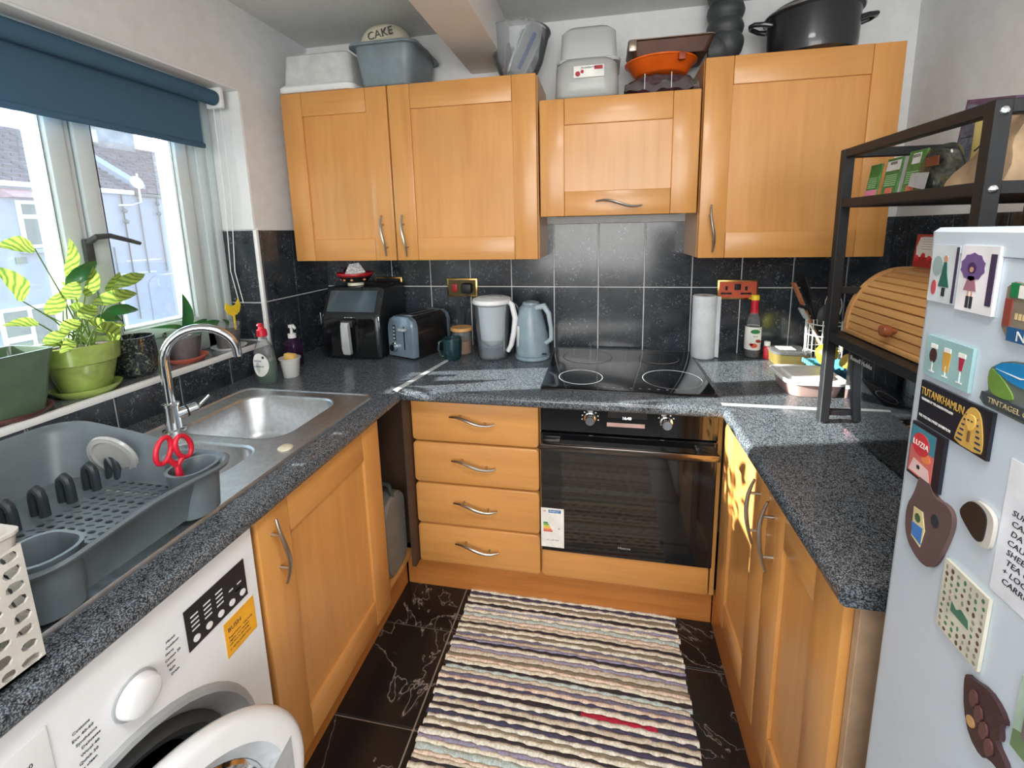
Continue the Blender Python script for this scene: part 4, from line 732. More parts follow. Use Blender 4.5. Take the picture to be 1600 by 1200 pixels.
    def kr(r, z, sx, dx, k=0): return [(c[0]+dx+r*sx*math.cos(a)*(1+.02*math.cos(3*a)), c[1]+r*math.sin(a), c[2]+z+k*math.cos(a)) for a in [2*PI*i/36 for i in range(36)]]
    part('body', MB().loft([kr(.072, .019, 1, 0), kr(.074, .03, 1, 0), kr(.070, .10, 1, -.003), kr(.060, .18, .95, -.008), kr(.050, .225, .9, -.008, .0), kr(.044, .235, .9, -.006, .003), kr(.03, .241, .9, -.006, .003)]), BLUEG, t, ang=1)
    part('lid', MB().lathe([(.038, .236), (.034, .246), (.02, .25), (.001, .251)], (c[0]-.004, c[1], c[2]), 28), BLUEG, t); part('spout', MB().loft([[(c[0]-.048, c[1]-.018, c[2]+.2), (c[0]-.048, c[1]+.018, c[2]+.2), (c[0]-.05, c[1], c[2]+.17)], [(c[0]-.072, c[1]-.006, c[2]+.238), (c[0]-.072, c[1]+.006, c[2]+.238), (c[0]-.068, c[1], c[2]+.225)]]), BLUEG, t)
    part('handle', MB().tube([(c[0]+.02, c[1]-.025, c[2]+.225), (c[0]+.058, c[1]-.035, c[2]+.235), (c[0]+.078, c[1]-.04, c[2]+.205), (c[0]+.088, c[1]-.042, c[2]+.14), (c[0]+.088, c[1]-.04, c[2]+.095), (c[0]+.064, c[1]-.03, c[2]+.075)], [.013, .014, .011, .009, .010, .011], 12), pm('handle_pale', (166, 180, 186), .35), t, ang=1.2)
    part('level_window', MB().box(c[0]-.058, c[0]-.046, c[1]-.054, c[1]-.048, c[2]+.06, c[2]+.15, .002), CLR2, t); part('switch', MB().box(c[0]+.05, c[0]+.07, c[1]-.062, c[1]-.052, c[2]+.028, c[2]+.036, .002), BLK, t)
    txt('Russell Hobbs', .008, LGREY, t, (c[0]-.03, c[1]-.0725, c[2]+.04), (1, -.35, 0), (0, 0, 1))
back_left()
def back_right():
    t = thing('kitchen_roll', 'standing white kitchen paper roll at the right of the hob', 'kitchen roll', (1.817, -.085, ZW)); c = (1.817, -.085, ZW+.001)
    part('paper', MB().lathe([(.046, 0), (.048, .003), (.048, .264), (.046, .267), (.018, .267), (.018, .2)], c), ROLLP, t); part('loose_sheet', MB().loft([[(c[0]+.047, c[1]-.012, c[2]+z), (c[0]+.060, c[1]-.02, c[2]+z), (c[0]+.060, c[1]-.021, c[2]+z), (c[0]+.046, c[1]-.014, c[2]+z)] for z in (.003, .264)]), ROLLP, t)
    part('core', MB().lathe([(.0178, .19), (.0178, .266), (.0165, .266), (.0165, .19)], c, 20, cap0=False, cap1=False), KRAFT, t)
    t = thing('syrup_bottle', 'dark syrup bottle with a red and yellow neck', 'bottle', (2.022, -.06, ZW)); c = (2.022, -.06, ZW+.001)
    part('glass', MB().lathe([(.028, 0), (.031, .004), (.031, .15), (.026, .175), (.014, .195), (.013, .245)], c), CLR, t); part('syrup', MB().lathe([(.027, .003), (.0295, .006), (.0295, .13)], c), AMB, t)
    part('neck_sleeve', MB().lathe([(.0155, .188), (.0145, .21), (.0145, .245)], c, cap0=False), RED, t); part('cap', MB().lathe([(.0165, .245), (.0165, .262), (.014, .266)], c), YEL, t)
    l = part('label', MB().lathe([(.0315, .035), (.0318, .036), (.0318, .132), (.0315, .133)], c, 36, cap0=False, cap1=False), PAPER, t, label='white label with fruit and green logo')
    part('logo', MB().loft([[(c[0]+.0005-.002+.018*math.cos(a), c[1]-.0325-k, c[2]+.115+.009*math.sin(a)) for a in [i*PI/10 for i in range(20)]] for k in (0, .001)]), pm('logo_green', (40, 120, 70), .6), l); txt('Syrup', .008, INK, l, (c[0], c[1]-.034, c[2]+.095), (1, 0, 0), (0, 0, 1))
    for dx, dz, r, cc in ((-.004, .055, .014, (222, 90, 60)), (.012, .075, .010, (150, 50, 40)), (-.015, .06, .008, (196, 60, 70))): part('printed_fruit', MB().loft([[(c[0]+dx+r*math.cos(a), c[1]-.0325-k, c[2]+dz+r*.7*math.sin(a)) for a in [i*PI/8 for i in range(16)]] for k in (0, .0012)]), pm('fruit_%d' % cc[1], cc, .6), l)
    t = thing('food_colouring_bottle', 'tiny red bottle with white cap beside the syrup', 'bottle', (2.072, -.1, ZW)); c = (2.072, -.085, ZW+.001)
    part('bottle', MB().lathe([(.012, 0), (.013, .002), (.013, .05), (.010, .056)], c, 20), pm('red_sleeve', (202, 46, 60), .4, var=.3, vs=150), t); part('cap', MB().lathe([(.0115, .056), (.0115, .072), (.01, .074)], c, 20), WPL, t)
    t = thing('glass_dish', 'low square glass dish with clear lid and leftovers by the wall', 'dish', (2.13, -.13, ZW)); cx, cy = 2.135, -.125
    part('dish', MB().loft([rr(cx, cy, .12, .11, .02, ZW+.001), rr(cx, cy, .13, .12, .022, ZW+.045)]), TAN, t); part('lid', MB().loft([rr(cx, cy, .136, .126, .024, ZW+.046), rr(cx, cy, .138, .128, .024, ZW+.056), rr(cx, cy, .12, .11, .02, ZW+.059)]), CLR, t); part('label', MB().box(cx-.04, cx+.02, cy-.03, cy+.02, ZW+.0595, ZW+.061), PAPER, t)
    t = thing('food_container', 'low clear food container with a white lid and pink contents', 'container', (2.08, -.44, ZW)); cx, cy = 2.075, -.445
    part('tub', MB().loft([rr(cx, cy, .145, .15, .03, ZW+.001), rr(cx, cy, .168, .175, .034, ZW+.046)]), PNKF, t); part('contents', MB().loft([rr(cx, cy, .13, .135, .03, ZW+.004), rr(cx, cy, .145, .15, .03, ZW+.032)]), pm('pink_food', (206, 150, 136), .8, var=.2, vs=60), t)
    part('lid', MB().loft([rr(cx, cy, .186, .192, .038, ZW+.046), rr(cx, cy, .188, .194, .038, ZW+.055), rr(cx, cy, .178, .184, .034, ZW+.058), rr(cx, cy, .158, .164, .03, ZW+.054), rr(cx, cy, .13, .136, .028, ZW+.054), rr(cx, cy, .12, .126, .026, ZW+.060)]), WPL, t)
    t = thing('fruit_basket', 'small blue slatted plastic basket under the lemon', 'basket', (2.24, -.3, ZW)); cx, cy = 2.245, -.29
    part('basket', MB().loft([rr(cx, cy, .15, .10, .02, ZW+.001), rr(cx, cy, .19, .14, .03, ZW+.045), rr(cx, cy, .18, .13, .028, ZW+.045), rr(cx, cy, .14, .09, .018, ZW+.006)]), BLUEC, t)
    m = MB()
    for i in range(10): m.box(cx-.09+.0185*i, cx-.083+.0185*i, cy-.073, cy-.069, ZW+.036, ZW+.052)
    for i in range(7): m.box(cx-.098, cx-.094, cy-.06+.0185*i, cy-.053+.0185*i, ZW+.036, ZW+.052)
    part('rim_teeth', m, BLUEC, t)
    def lemon(c, r, rot): return MB().lathe([(.001, -1.28), (.18, -1.2), (.5, -.95), (.85, -.5), (1, 0), (.85, .5), (.5, .95), (.2, 1.15), (.12, 1.3), (.001, 1.32)], n=24).xf(Matrix.Translation(c) @ Matrix.Rotation(rot, 4, 'Y') @ Matrix.Diagonal((r, r, r, 1)))
    single('lemon', lemon((2.205, -.285, ZW+.085), .036, .35), LEMON, 'large yellow lemon on top of the blue basket', 'lemon', loc=(2.205, -.285, ZW+.04), ang=2)
    single('small_orange', lemon((2.285, -.285, ZW+.055), .03, 1.2), pm('pale_lemon_skin', (226, 190, 90), .5), 'pale orange fruit at the right of the blue basket behind the rack post', 'fruit', loc=(2.285, -.285, ZW+.02), ang=2)
    # utensil stand
    t = thing('utensil_stand', 'white wire utensil holder against the back wall', 'utensil holder', (2.27, -.12, ZW)); cx, cy = 2.265, -.125
    m = MB()
    for zz in (.004, .06, .12, .165): m.tube([(cx+.062*a, cy+.062*b, ZW+zz) for a, b in hexa(25)], .002, 6)
    part('wire_ring', m, WPL, t)
    for i in range(12): a = i*PI/6; part('wire_upright', MB().tube([(cx+.062*math.cos(a), cy+.062*math.sin(a), ZW+.002), (cx+.066*math.cos(a), cy+.066*math.sin(a), ZW+.185)], .002, 6), WPL, t)
    part('base_disc', MB().lathe([(.06, .001), (.06, .004)], (cx, cy, ZW)), WPL, t)
    def ut(name, label, base, top, hr, hm, head, cat): 
        q = thing(name, label, cat, base); B, T = Vector(base), Vector(top); part('handle', MB().tube([B, B.lerp(T, .75)], hr*.9, 10), hm, q)
        D = (T-B).normalized(); kind, w, l, mm = head; M = Matrix.Translation(T) @ D.to_track_quat('Z', 'Y').to_matrix().to_4x4()
        if kind == 'flat': mb = MB().loft([rr(0, 0, w*k, .006, .002, z) for z, k in ((-l*.6, .25), (-l*.2, .8), (0, 1), (l*.4, .95), (l*.5, .7))])
        elif kind == 'spoon': mb = MB().ball((0, 0, 0), w*.6, 14, (1, .3, 1.4))
        else: mb = MB().box(-w/2, w/2, -.004, .004, -l/2, l/2, .003)
        part('head', mb.xf(M), mm, q)
    wd = pm('brown_wood', (172, 108, 70), .5); lw = pm('light_wood', (206, 150, 90), .5)
    ut('spatula', 'brown wooden spatula leaning furthest left in the utensil holder', (cx+.02, cy, ZW+.01), (cx-.115, cy-.02, ZW+.285), .007, wd, ('bar', .028, .1, wd), 'spatula')
    ut('spatula', 'black spatula leaning left above the wooden one in the utensil holder', (cx+.02, cy+.02, ZW+.01), (cx-.085, cy-.01, ZW+.30), .006, BLK, ('flat', .05, .12, BLK), 'spatula')
    ut('silicone_scraper', 'pale grey headed scraper hanging low left in the utensil holder', (cx+.0, cy-.03, ZW+.05), (cx-.098, cy-.04, ZW+.21), .004, WPL, ('bar', .036, .05, LGREY), 'scraper')
    ut('ladle', 'black ladle resting over the front of the utensil holder', (cx, cy-.02, ZW+.02), (cx-.02, cy-.06, ZW+.205), .005, BLK, ('spoon', .06, .05, BLK), 'ladle')
    ut('wooden_spoon', 'light wooden spoon upright beside the black rack post', (cx+.01, cy, ZW+.01), (cx+.03, cy-.01, ZW+.30), .006, lw, ('spoon', .045, .05, lw), 'spoon')
    ut('wooden_spatula', 'orange wooden spatula right of the black rack post', (cx+.03, cy-.02, ZW+.01), (cx+.12, cy-.05, ZW+.235), .006, lw, ('flat', .06, .11, W_K), 'spatula')
    ut('wooden_fork', 'pale wooden spatula leaning furthest right in the utensil holder', (cx+.03, cy, ZW+.01), (cx+.16, cy-.05, ZW+.24), .006, lw, ('flat', .04, .1, lw), 'spatula')
    ut('fish_slice', 'black fish slice standing tallest behind the rack post', (cx+.01, cy+.03, ZW+.01), (cx+.02, cy+.03, ZW+.325), .006, BLK, ('flat', .05, .09, BLK), 'fish slice')
    q = thing('whisk', 'white wire balloon whisk behind the rack post', 'whisk', (cx, cy+.01, ZW+.02)); part('handle', MB().cyl((cx, cy+.01, ZW+.01), (cx+.02, cy-.0, ZW+.18), .006, n=12), WPL, q)
    for k in range(4):
        a = k*PI/4; part('wire_loop', MB().tube([(cx+.022+.03*math.sin(s)*math.cos(a), cy+.03*math.sin(s)*math.sin(a), ZW+.235-.055*math.cos(s)) for s in [i*PI/8-PI for i in range(17)]], .0014, 5), WPL, q)
    t = thing('sauce_bottle', 'red squeezy sauce bottle with white top behind the bread bin end', 'bottle', (2.39, -.3, ZW)); c = (2.41, -.3, ZW+.001)
    part('bottle', MB().lathe([(.03, 0), (.032, .004), (.032, .17), (.02, .21), (.012, .22)], c), RED, t); part('cap', MB().lathe([(.014, .22), (.013, .24), (.009, .25)], c), WPL, t)
back_right()
# ================================================================== rack with microwave and bread bin
def rack():
    t = thing('shelf_rack', 'black metal rack standing over the microwave', 'rack', (2.2, -.93, ZW)); x0, x1, ya, yb = 1.998, 2.44, -1.165, -.70; p = .024
    for x in (x0, x1-p):
        for y in (ya, yb-p):
            q = part('post', MB().box(x, x+p, y, y+p, ZW+.004, 1.628 if x == x0 or 1 else 1.63, .002, 1), RACKM, t); part('foot', MB().cyl((x+p/2, y+p/2, ZW+.0005), (x+p/2, y+p/2, ZW+.006), .013, n=14), BLK, q)
    def rails(z, h=.022, sides='fbns'):
        if 'f' in sides: part('rail', MB().box(x0+.002, x0+.022, ya+p, yb-p, z-h, z, .002, 1), RACKM, t)
        if 'b' in sides: part('rail', MB().box(x1-.022, x1-.002, ya+p, yb-p, z-h, z, .002, 1), RACKM, t)
        if 'n' in sides: part('rail', MB().box(x0+p, x1-p, ya+.002, ya+.022, z-h, z, .002, 1), RACKM, t)
        if 's' in sides: part('rail', MB().box(x0+p, x1-p, yb-.022, yb-.002, z-h, z, .002, 1), RACKM, t)
    rails(1.628); rails(1.503, .022); rails(1.150, .024)
    part('rail', MB().box(x0+p, x1-p, yb-.022, yb-.002, 1.255, 1.272, .002, 1), RACKM, t); part('rail', MB().box(x0+p, x1-p, yb-.022, yb-.002, .91, .925, .002, 1), RACKM, t)
    part('shelf_board', MB().box(x0+.022, x1-.022, ya+.022, yb-.022, 1.487, 1.501), RACKM, t); part('shelf_board', MB().box(x0+.022, x1-.022, ya+.022, yb-.022, 1.134, 1.148), RACKM, t)
    for z in (1.49, 1.14, 1.61): part('bolt', MB().ball((x0+.012, ya-.0005, z), .007, 12, (1, .5, 1)), CHROME, t)
    m = thing('microwave', 'glossy black microwave under the rack, left of the fridge', 'microwave', (2.2, -.97, ZW))
    xf, xb, y0, y1, z0, z1 = 2.035, 2.36, -1.138, -.758, ZW+.012, 1.122
    part('body', MB().box(xf+.02, xb, y0, y1, z0, z1, .004), BSATIN, m)
    d = part('door', MB().box(xf, xf+.022, y0+.10, y1, z0, z1, .003), pm('mirror_black', (12, 14, 17), .03, coat=1, spec=1), m); part('control_panel', MB().box(xf, xf+.022, y0, y0+.098, z0, z1, .003), BLACK, m)
    txt('Russell Hobbs', .0165, WINK, d, (xf-.0005, y1-.012, z1-.028), (0, -1, 0), (0, 0, 1), align='LEFT')
    for a in (xf+.05, xb-.04):
        for b in (y0+.04, y1-.04): part('foot', MB().cyl((a, b, ZW+.0008), (a, b, z0+.002), .014, n=14), BLK, m)
    single('chopping_board', MB().box(2.05, 2.30, -.750, -.745, ZW+.001, 1.10, .002), PINK, 'thin pink board standing on edge between rack post and microwave', 'board', loc=(2.16, -.748, ZW))
    # bread bin
    b = thing('bread_bin', 'bamboo roll top bread bin with a round brown knob', 'bread bin', (2.2, -.91, 1.151)); z0 = 1.1505; xf, xb, ya, yb, h = 2.045, 2.395, -1.10, -.712, .176
    def arc(off):
        P = [(xf+off, z0+.012)]; r = .122
        for i in range(13): a = PI/2*i/12; P.append((xf+off+(r-off)*(1-math.cos(a)), z0+.012+.012+(h-.03-off)*math.sin(a)))
        return P
    side = [(xf-.006, z0)]+arc(-.006)+[(xb, z0+h), (xb, z0)]
    for y in (yb-.015, ya): part('side_panel', MB().loft([[(x, y+k, z) for x, z in side] for k in (0, .015)]), W_B, b)
    part('base_board', MB().box(xf-.008, xb, ya+.015, yb-.015, z0, z0+.012, .002), W_B, b); part('back_board', MB().box(xb-.012, xb, ya+.015, yb-.015, z0+.012, z0+h-.004), W_B, b); part('top_board', MB().box(xf+.122, xb-.012, ya+.015, yb-.015, z0+h-.014, z0+h-.003, .002), W_B, b)
    A = arc(.004); L = []; 
    for i in range(len(A)-1): L.append((Vector((A[i+1][0]-A[i][0], A[i+1][1]-A[i][1]))).length)
    tot = sum(L); N = 11
    def at(s):
        s *= tot
        for i, l in enumerate(L):
            if s <= l or i == len(L)-1: return Vector(A[i]).lerp(Vector(A[i+1]), min(1, s/l))
            s -= l
    for k in range(N):
        p, q = at((k+.01)/N), at((k+.99)/N); d = (q-p).normalized(); n = Vector((-d.y, d.x)); c = [p, p+n*.006+d*.0015, q+n*.006-d*.0015, q]
        part('slat', MB().loft([[(v.x, y, v.y) for v in c] for y in (ya+.0155, yb-.0155)]), W_B, b, ang=.3)
    part('knob', MB().lathe([(.006, 0), (.006, .010), (.013, .014), (.015, .022), (.012, .03), (.001, .033)], n=24).xf(Matrix.Translation((xf+.001, -.915, z0+.048)) @ Matrix.Rotation(-PI/2, 4, 'Y')), W_K, b, label='round brown turned knob')
    cd = thing('greeting_card', 'red and white card with berries on top of the bread bin', 'card', (2.19, -.775, z0+h)); zc = z0+h
    M = Matrix.Translation((2.180, -.774, zc+.001)) @ Matrix.Rotation(.06, 4, 'Y')
    part('card', MB().box(0, .003, -.055, .055, 0, .082).xf(M), RED2, cd); part('text_panel', MB().prism([(-.045, .026), (.045, .026), (.049, .05), (.04, .075), (-.04, .075), (-.049, .05)], -.001, .0003).xf(M @ Matrix(((0, 0, 1, 0), (1, 0, 0, 0), (0, 1, 0, 0), (0, 0, 0, 1)))), PAPER, cd)
    for i in range(5): part('printed_berry', MB().ball((-.0005, -.045+.022*i, .022+.006*(i % 2)), .009, 10, (.2, 1, 1)).xf(M), RED, cd)
    m = MB()
    for i in range(6): m.box(-.0016, -.001, -.03, .03, .045+.006*i, .0465+.006*i)
    part('text_lines', m.xf(M), LGREY, cd)
    # top shelf
    zt = 1.5025
    PK = [(-.765, .045, 'leftmost green seed packet on the rack shelf, pink foot band', (70, 130, 60), 0), (-.822, .055, 'green seed packet with white header, middle of three', (70, 124, 66), 1), (-.888, .056, 'green seed packet with white square print, right of three', (76, 128, 64), 2)]
    for y, w, lab, c, k in PK:
        t = thing('seed_packet', lab, 'seed packet', (2.045, y-w/2+.02, zt), group='green seed packets on the rack'); h = .078+.006*k; y1, y0 = y+.012, y+.012-w; x = 2.036+.004*k
        M = Matrix.Translation((x, 0, zt)) @ Matrix.Rotation(.12, 4, 'Y')
        part('packet', MB().box(0, .004, y0, y1, 0, h, .0008, 1).xf(M), pm('seed_green_%d' % k, c, .5, var=.12, vs=90), t)
        m = MB()
        for i in range(6): m.box(-.0005, .0005, y0+.008, y1-.006, .022+.0045*i, .0238+.0045*i)
        part('printed_text', m.xf(M), pm('pale_green_%d' % k, (170, 206, 160), .7), t)
        if k: part('white_header', MB().box(-.0006, .0004, y0+.004+.012*(k-1), y1-.003-.012*(k-1), h-.028, h-.006).xf(M), PAPER, t); txt('SEEDS', .009, INK, t, M @ Vector((-.0012, (y0+y1)/2, h-.012)), (0, -1, 0), (.12, 0, 1))
        part('foot_band', MB().box(-.0006, .0004, y0+(.0 if k == 0 else .015), y1-(.0 if k == 0 else .015), .003, .017).xf(M), PINK if k == 0 else pm('salmon_%d' % k, (214, 120, 100), .6), t)
    t = thing('herb_bag', 'dark clear bag of dried goods between seed packets and paper bag', 'bag', (2.075, -.945, zt))
    def blob(cx, cy, z0, sx, sy, h, amp, sd, taper=.3):
        random.seed(sd); ph = [random.uniform(0, 6) for _ in range(6)]
        R = []
        for j in range(9):
            v = j/8; k = (1-taper*v)*(1-.15*(2*v-1)**4); r = []
            for i in range(24):
                a = 2*PI*i/24; w = 1+amp*(math.sin(3*a+ph[0]+4*v)+.6*math.sin(5*a+ph[1]-6*v)+.5*math.sin(7*a+9*v+ph[2])); r.append((cx+sx*k*w*math.cos(a), cy+sy*k*w*math.sin(a), z0+h*v*(1+amp*.6*math.sin(2*a+ph[3]))))
            R.append(r)
        return MB().loft(R)
    part('contents', blob(2.075, -.945, zt, .030, .048, .080, .08, 4), pm('dried_herbs', (64, 62, 48), .8, var=.6, vs=110, bump=1), t, ang=3); part('bag_film', blob(2.075, -.945, zt, .034, .053, .088, .06, 5), clear('thin_film', (200, 204, 204), .06, .1), t, ang=3); part('label', MB().prism([(-.03, -.01), (.02, -.022), (.028, .012), (-.022, .016)], 0, .001).xf(Matrix.Translation((2.036, -.945, zt+.024)) @ Matrix(((0, 0, -1, 0), (-1, 0, 0, 0), (0, 1, 0, 0), (0, 0, 0, 1)))), LGREY, t)
    part('brown_label', MB().box(2.038, 2.040, -.99, -.955, zt+.048, zt+.066), pm('rust_label', (122, 66, 40), .7), t)
    p = thing('paper_bag', 'crumpled brown paper bag on the top rack shelf', 'bag', (2.085, -1.07, zt)); O12 = ((-1, 1), (-1.1, .5), (-1.15, 0), (-1.1, -.5), (-1, -.95), (0, -1), (1, -.95), (1.1, -.5), (1.15, 0), (1.1, .5), (1, 1), (0, 1))
    part('bag', MB().loft([[(2.085+sx*(.036*(1-v*.6)+.006)*(1+.07*math.sin(9*v+i)), -1.072-.050*v+(.068*(1-v*.80))*dy+.005*math.sin(11*v+i*2), zt+.125*v+.004*math.sin(i*2.2)*v) for i, (sx, dy) in enumerate(O12)] for v in [j/9 for j in range(10)]]), KRAFT, p, ang=.5)
    part('ink_mark', MB().tube([(2.052, -1.055, zt+.062), (2.054, -1.065, zt+.070), (2.057, -1.08, zt+.069), (2.058, -1.088, zt+.064)], .0015, 5), INK, p)
    q = thing('purple_box', 'purple and grey picture box leaning behind the paper bag on the rack', 'box', (2.27, -.82, zt))
    B = [(-.745, zt+.001), (-.777, 1.715), (-.905, 1.69), (-.885, zt+.001)]; part('box', MB().loft([[(x, y, z) for y, z in B] for x in (2.215, 2.255)]), pm('purple_board', (94, 70, 96), .5, var=.25, vs=40), q)
    C = [(-.756, 1.53), (-.784, 1.703), (-.893, 1.68), (-.875, 1.53)]; part('printed_panel', MB().loft([[(x, y, z) for y, z in C] for x in (2.2135, 2.2155)]), pm('slate_print', (92, 100, 116), .6, var=.3, vs=60), q)
    m = MB()
    for i in range(3): m.box(2.2128, 2.2137, -.875, -.775, 1.60+.03*i, 1.6012+.03*i)
    part('print_line', m, INK, q)
    r = thing('yellow_packet', 'pale yellow packet standing tucked behind the near rack post', 'packet', (2.2, -.97, zt)); part('packet', MB().loft([rr(2.160, -.925, .022, .05, .008, z) for z in (zt+.002, zt+.12, zt+.15)]+[rr(2.160, -.925, .006, .05, .002, zt+.165)]), pm('pale_yellow_packet', (206, 190, 120), .6), r)
    single('folded_bag', blob(2.265, -.998, zt, .05, .082, .222, .035, 9, .18), pm('dark_cloth', (34, 42, 44), .95, bump=.6), 'dark greenish black rounded cloth bag standing highest on the rack', 'bag', loc=(2.265, -.998, zt), ang=3)
rack()
# ================================================================== magnets on the fridge side
def magnets():
    X0 = 1.792; R, U = (0, -1, 0), (0, 0, 1)
    def plate(name, poly, m, th, parent=None, off=0, **k):
        off *= .6 if off > .002 else 1
        return part(name, MB().loft([[(X0-off, y, z) for y, z in poly], [(X0-off-th, y, z) for y, z in poly]]), m, parent, **k)
    def sm(P, it=2):
        for _ in range(it):
            Q = []
            for a, b in zip(P, P[1:]+P[:1]): Q += [(a[0]*.75+b[0]*.25, a[1]*.75+b[1]*.25), (a[0]*.25+b[0]*.75, a[1]*.25+b[1]*.75)]
            P = Q
        return P
    def rect(y0, y1, z0, z1): return [(y0, z1), (y1, z1), (y1, z0), (y0, z0)]
    def mg(lab, poly, m, th=.004, cat='magnet'):
        th *= .6
        cy = sum(p[0] for p in poly)/len(poly); cz = sum(p[1] for p in poly)/len(poly)
        t = thing('fridge_magnet', lab, cat, (X0, cy, cz), group='magnets on the fridge side'); plate('backing', poly, m, th, t, .0003); return t
    def c(n, col, r=.5): return MATS.get(n) or pm(n, col, r)
    E = lambda cy, cz, a, b, n=16: [(cy+a*math.cos(2*PI*i/n), cz+b*math.sin(2*PI*i/n)) for i in range(n)]
    # acrylic frame, woman in green
    t = mg('clear acrylic magnet with a standing figure in a green dress, far left top', rect(-1.397, -1.438, 1.345, 1.413), c('acrylic_print', (202, 212, 216)), .004)
    plate('dark_edge', rect(-1.4345, -1.438, 1.347, 1.411), c('plum', (60, 50, 80)), .0006, t, .0045); plate('green_dress', [(-1.418, 1.393), (-1.422, 1.393), (-1.424, 1.380), (-1.429, 1.364), (-1.413, 1.364), (-1.416, 1.380)], c('bottle_green', (36, 96, 84)), .0006, t, .0045); plate('head', E(-1.420, 1.397, .003, .004), c('skin_print', (196, 150, 126)), .0006, t, .0045); plate('red_flowers', E(-1.406, 1.362, .004, .009), c('rose_print', (184, 80, 90)), .0006, t, .0045); plate('grey_cloud', E(-1.408, 1.388, .008, .012), c('mist', (150, 172, 172)), .0004, t, .0043); plate('boots', rect(-1.419, -1.424, 1.353, 1.363), INK, .0006, t, .0045)
    t = mg('clear acrylic magnet with a girl under a purple umbrella', rect(-1.443, -1.491, 1.342, 1.414), c('acrylic_white', (232, 232, 236)), .006)
    plate('dark_edge', rect(-1.482, -1.489, 1.352, 1.406), MATS['plum'], .0006, t, .0063); plate('umbrella', [(-1.4605+.0165*math.cos(a)*k, 1.391+.0155*math.sin(a)*k) for i in range(20) for a, k in ((2*PI*i/20, 1.0 if i % 2 else .9),)], c('violet_print', (110, 86, 140)), .0006, t, .0063); plate('hair', E(-1.4605, 1.390, .0055, .006), c('deep_violet', (66, 44, 92)), .0006, t, .007); plate('face', E(-1.4605, 1.388, .0025, .003), MATS['skin_print'], .0004, t, .0077)
    plate('coat', [(-1.4565, 1.381), (-1.4645, 1.381), (-1.469, 1.365), (-1.452, 1.365)], c('mauve_print', (160, 110, 130)), .0006, t, .0063)
    for y in (-1.4575, -1.4625): plate('stocking', rect(y-.0005, y-.0022, 1.358, 1.366), MATS['skin_print'], .0005, t, .0063); plate('boot', rect(y+.0004, y-.0034, 1.346, 1.359), INK, .0006, t, .0063)
    # naples
    t = mg('harbour souvenir magnet with an Italian flag, lettered NE', [(-1.505, 1.375), (-1.512, 1.381), (-1.56, 1.375), (-1.56, 1.322), (-1.513, 1.324), (-1.505, 1.335)], c('stone_print', (126, 116, 100), .7), .006)
    plate('green_stripe', rect(-1.510, -1.519, 1.366, 1.380), c('flag_green', (20, 120, 70)), .001, t, .0065); plate('white_stripe', rect(-1.519, -1.527, 1.366, 1.378), PAPER, .001, t, .0065); plate('red_stripe', rect(-1.527, -1.536, 1.366, 1.377), RED2, .001, t, .0065); plate('brick_tower', rect(-1.506, -1.514, 1.337, 1.364), c('brick_print', (140, 64, 54)), .001, t, .0065); plate('sea', rect(-1.513, -1.56, 1.323, 1.337), c('sea_print', (30, 84, 130)), .001, t, .0065)
    for i in range(5): plate('window_row', rect(-1.518-.004*i, -1.5205-.004*i, 1.345, 1.351), c('cream_print', (214, 190, 140)), .0005, t, .0065)
    txt('NE', .014, WINK, t, (X0-.0051, -1.523, 1.329), R, U, align='LEFT')
    # drinks
    t = mg('pale teal square magnet with three printed drinks', rect(-1.409, -1.477, 1.254, 1.304), c('pale_teal', (150, 188, 190)), .006)
    for y, cc, nm, shape in ((-1.422, (70, 40, 42), 'cocktail_print_dark', 0), (-1.443, (206, 160, 70), 'cocktail_print_amber', 1), (-1.464, (170, 40, 70), 'cocktail_print_pink', 2)):
        poly = E(y, 1.281, .0058, .009) if shape == 0 else [(y+.006, 1.29), (y-.006, 1.29), (y-.004, 1.267), (y+.004, 1.267)] if shape == 1 else [(y+.004, 1.291), (y-.004, 1.291), (y-.002, 1.275), (y+.002, 1.275)]
        plate('printed_glass', poly, c(nm, cc), .0006, t, .0063); plate('foam', rect(y+.005, y-.005, 1.29, 1.295), PAPER, .0007, t, .0063); plate('glass_stem', rect(y+.0006, y-.0006, 1.262, 1.274), WINK, .0007, t, .0062); plate('glass_foot', rect(y+.004, y-.004, 1.2605, 1.262), WINK, .0007, t, .0062)
    # tutankhamun
    t = mg('black oblong magnet lettered TUTANKHAMUN with a gold pharaoh mask', rect(-1.409, -1.512, 1.193, 1.246), c('night_blue', (26, 28, 40), .3), .006)
    txt('TUTANKHAMUN', .0135, GOLD, t, (X0-.0045, -1.4115, 1.233), R, U, align='LEFT', sx=.64); txt('TREASURES OF THE GOLDEN PHARAOH', .0042, WINK, t, (X0-.0045, -1.413, 1.2235), R, U, align='LEFT', sx=.66); txt('THE 1922 DISCOVERY EXHIBITION', .0045, WINK, t, (X0-.0045, -1.412, 1.202), R, U, align='LEFT', sx=.74)
    plate('mask_hood', sm([(-1.484, 1.241), (-1.491, 1.243), (-1.499, 1.238), (-1.504, 1.222), (-1.507, 1.204), (-1.505, 1.195), (-1.470, 1.195), (-1.471, 1.206), (-1.476, 1.224)], 1), GOLD, .0008, t, .0066); plate('mask_face', sm([(-1.4835, 1.234), (-1.4945, 1.234), (-1.4955, 1.224), (-1.489, 1.214), (-1.4825, 1.224)]), c('gold_bright', (228, 186, 96), .4), .001, t, .0080); plate('false_beard', rect(-1.4875, -1.4905, 1.203, 1.215), c('beard_brown', (120, 84, 50)), .001, t, .0080); m = MB()
    for i in range(6):
        for sg in (-1, 1): m.box(X0-.0052, X0-.0047, -1.489+sg*(.0165-.0017*i), -1.489+sg*(.0085-.0002*i), 1.1995+.0062*i, 1.2015+.0062*i)
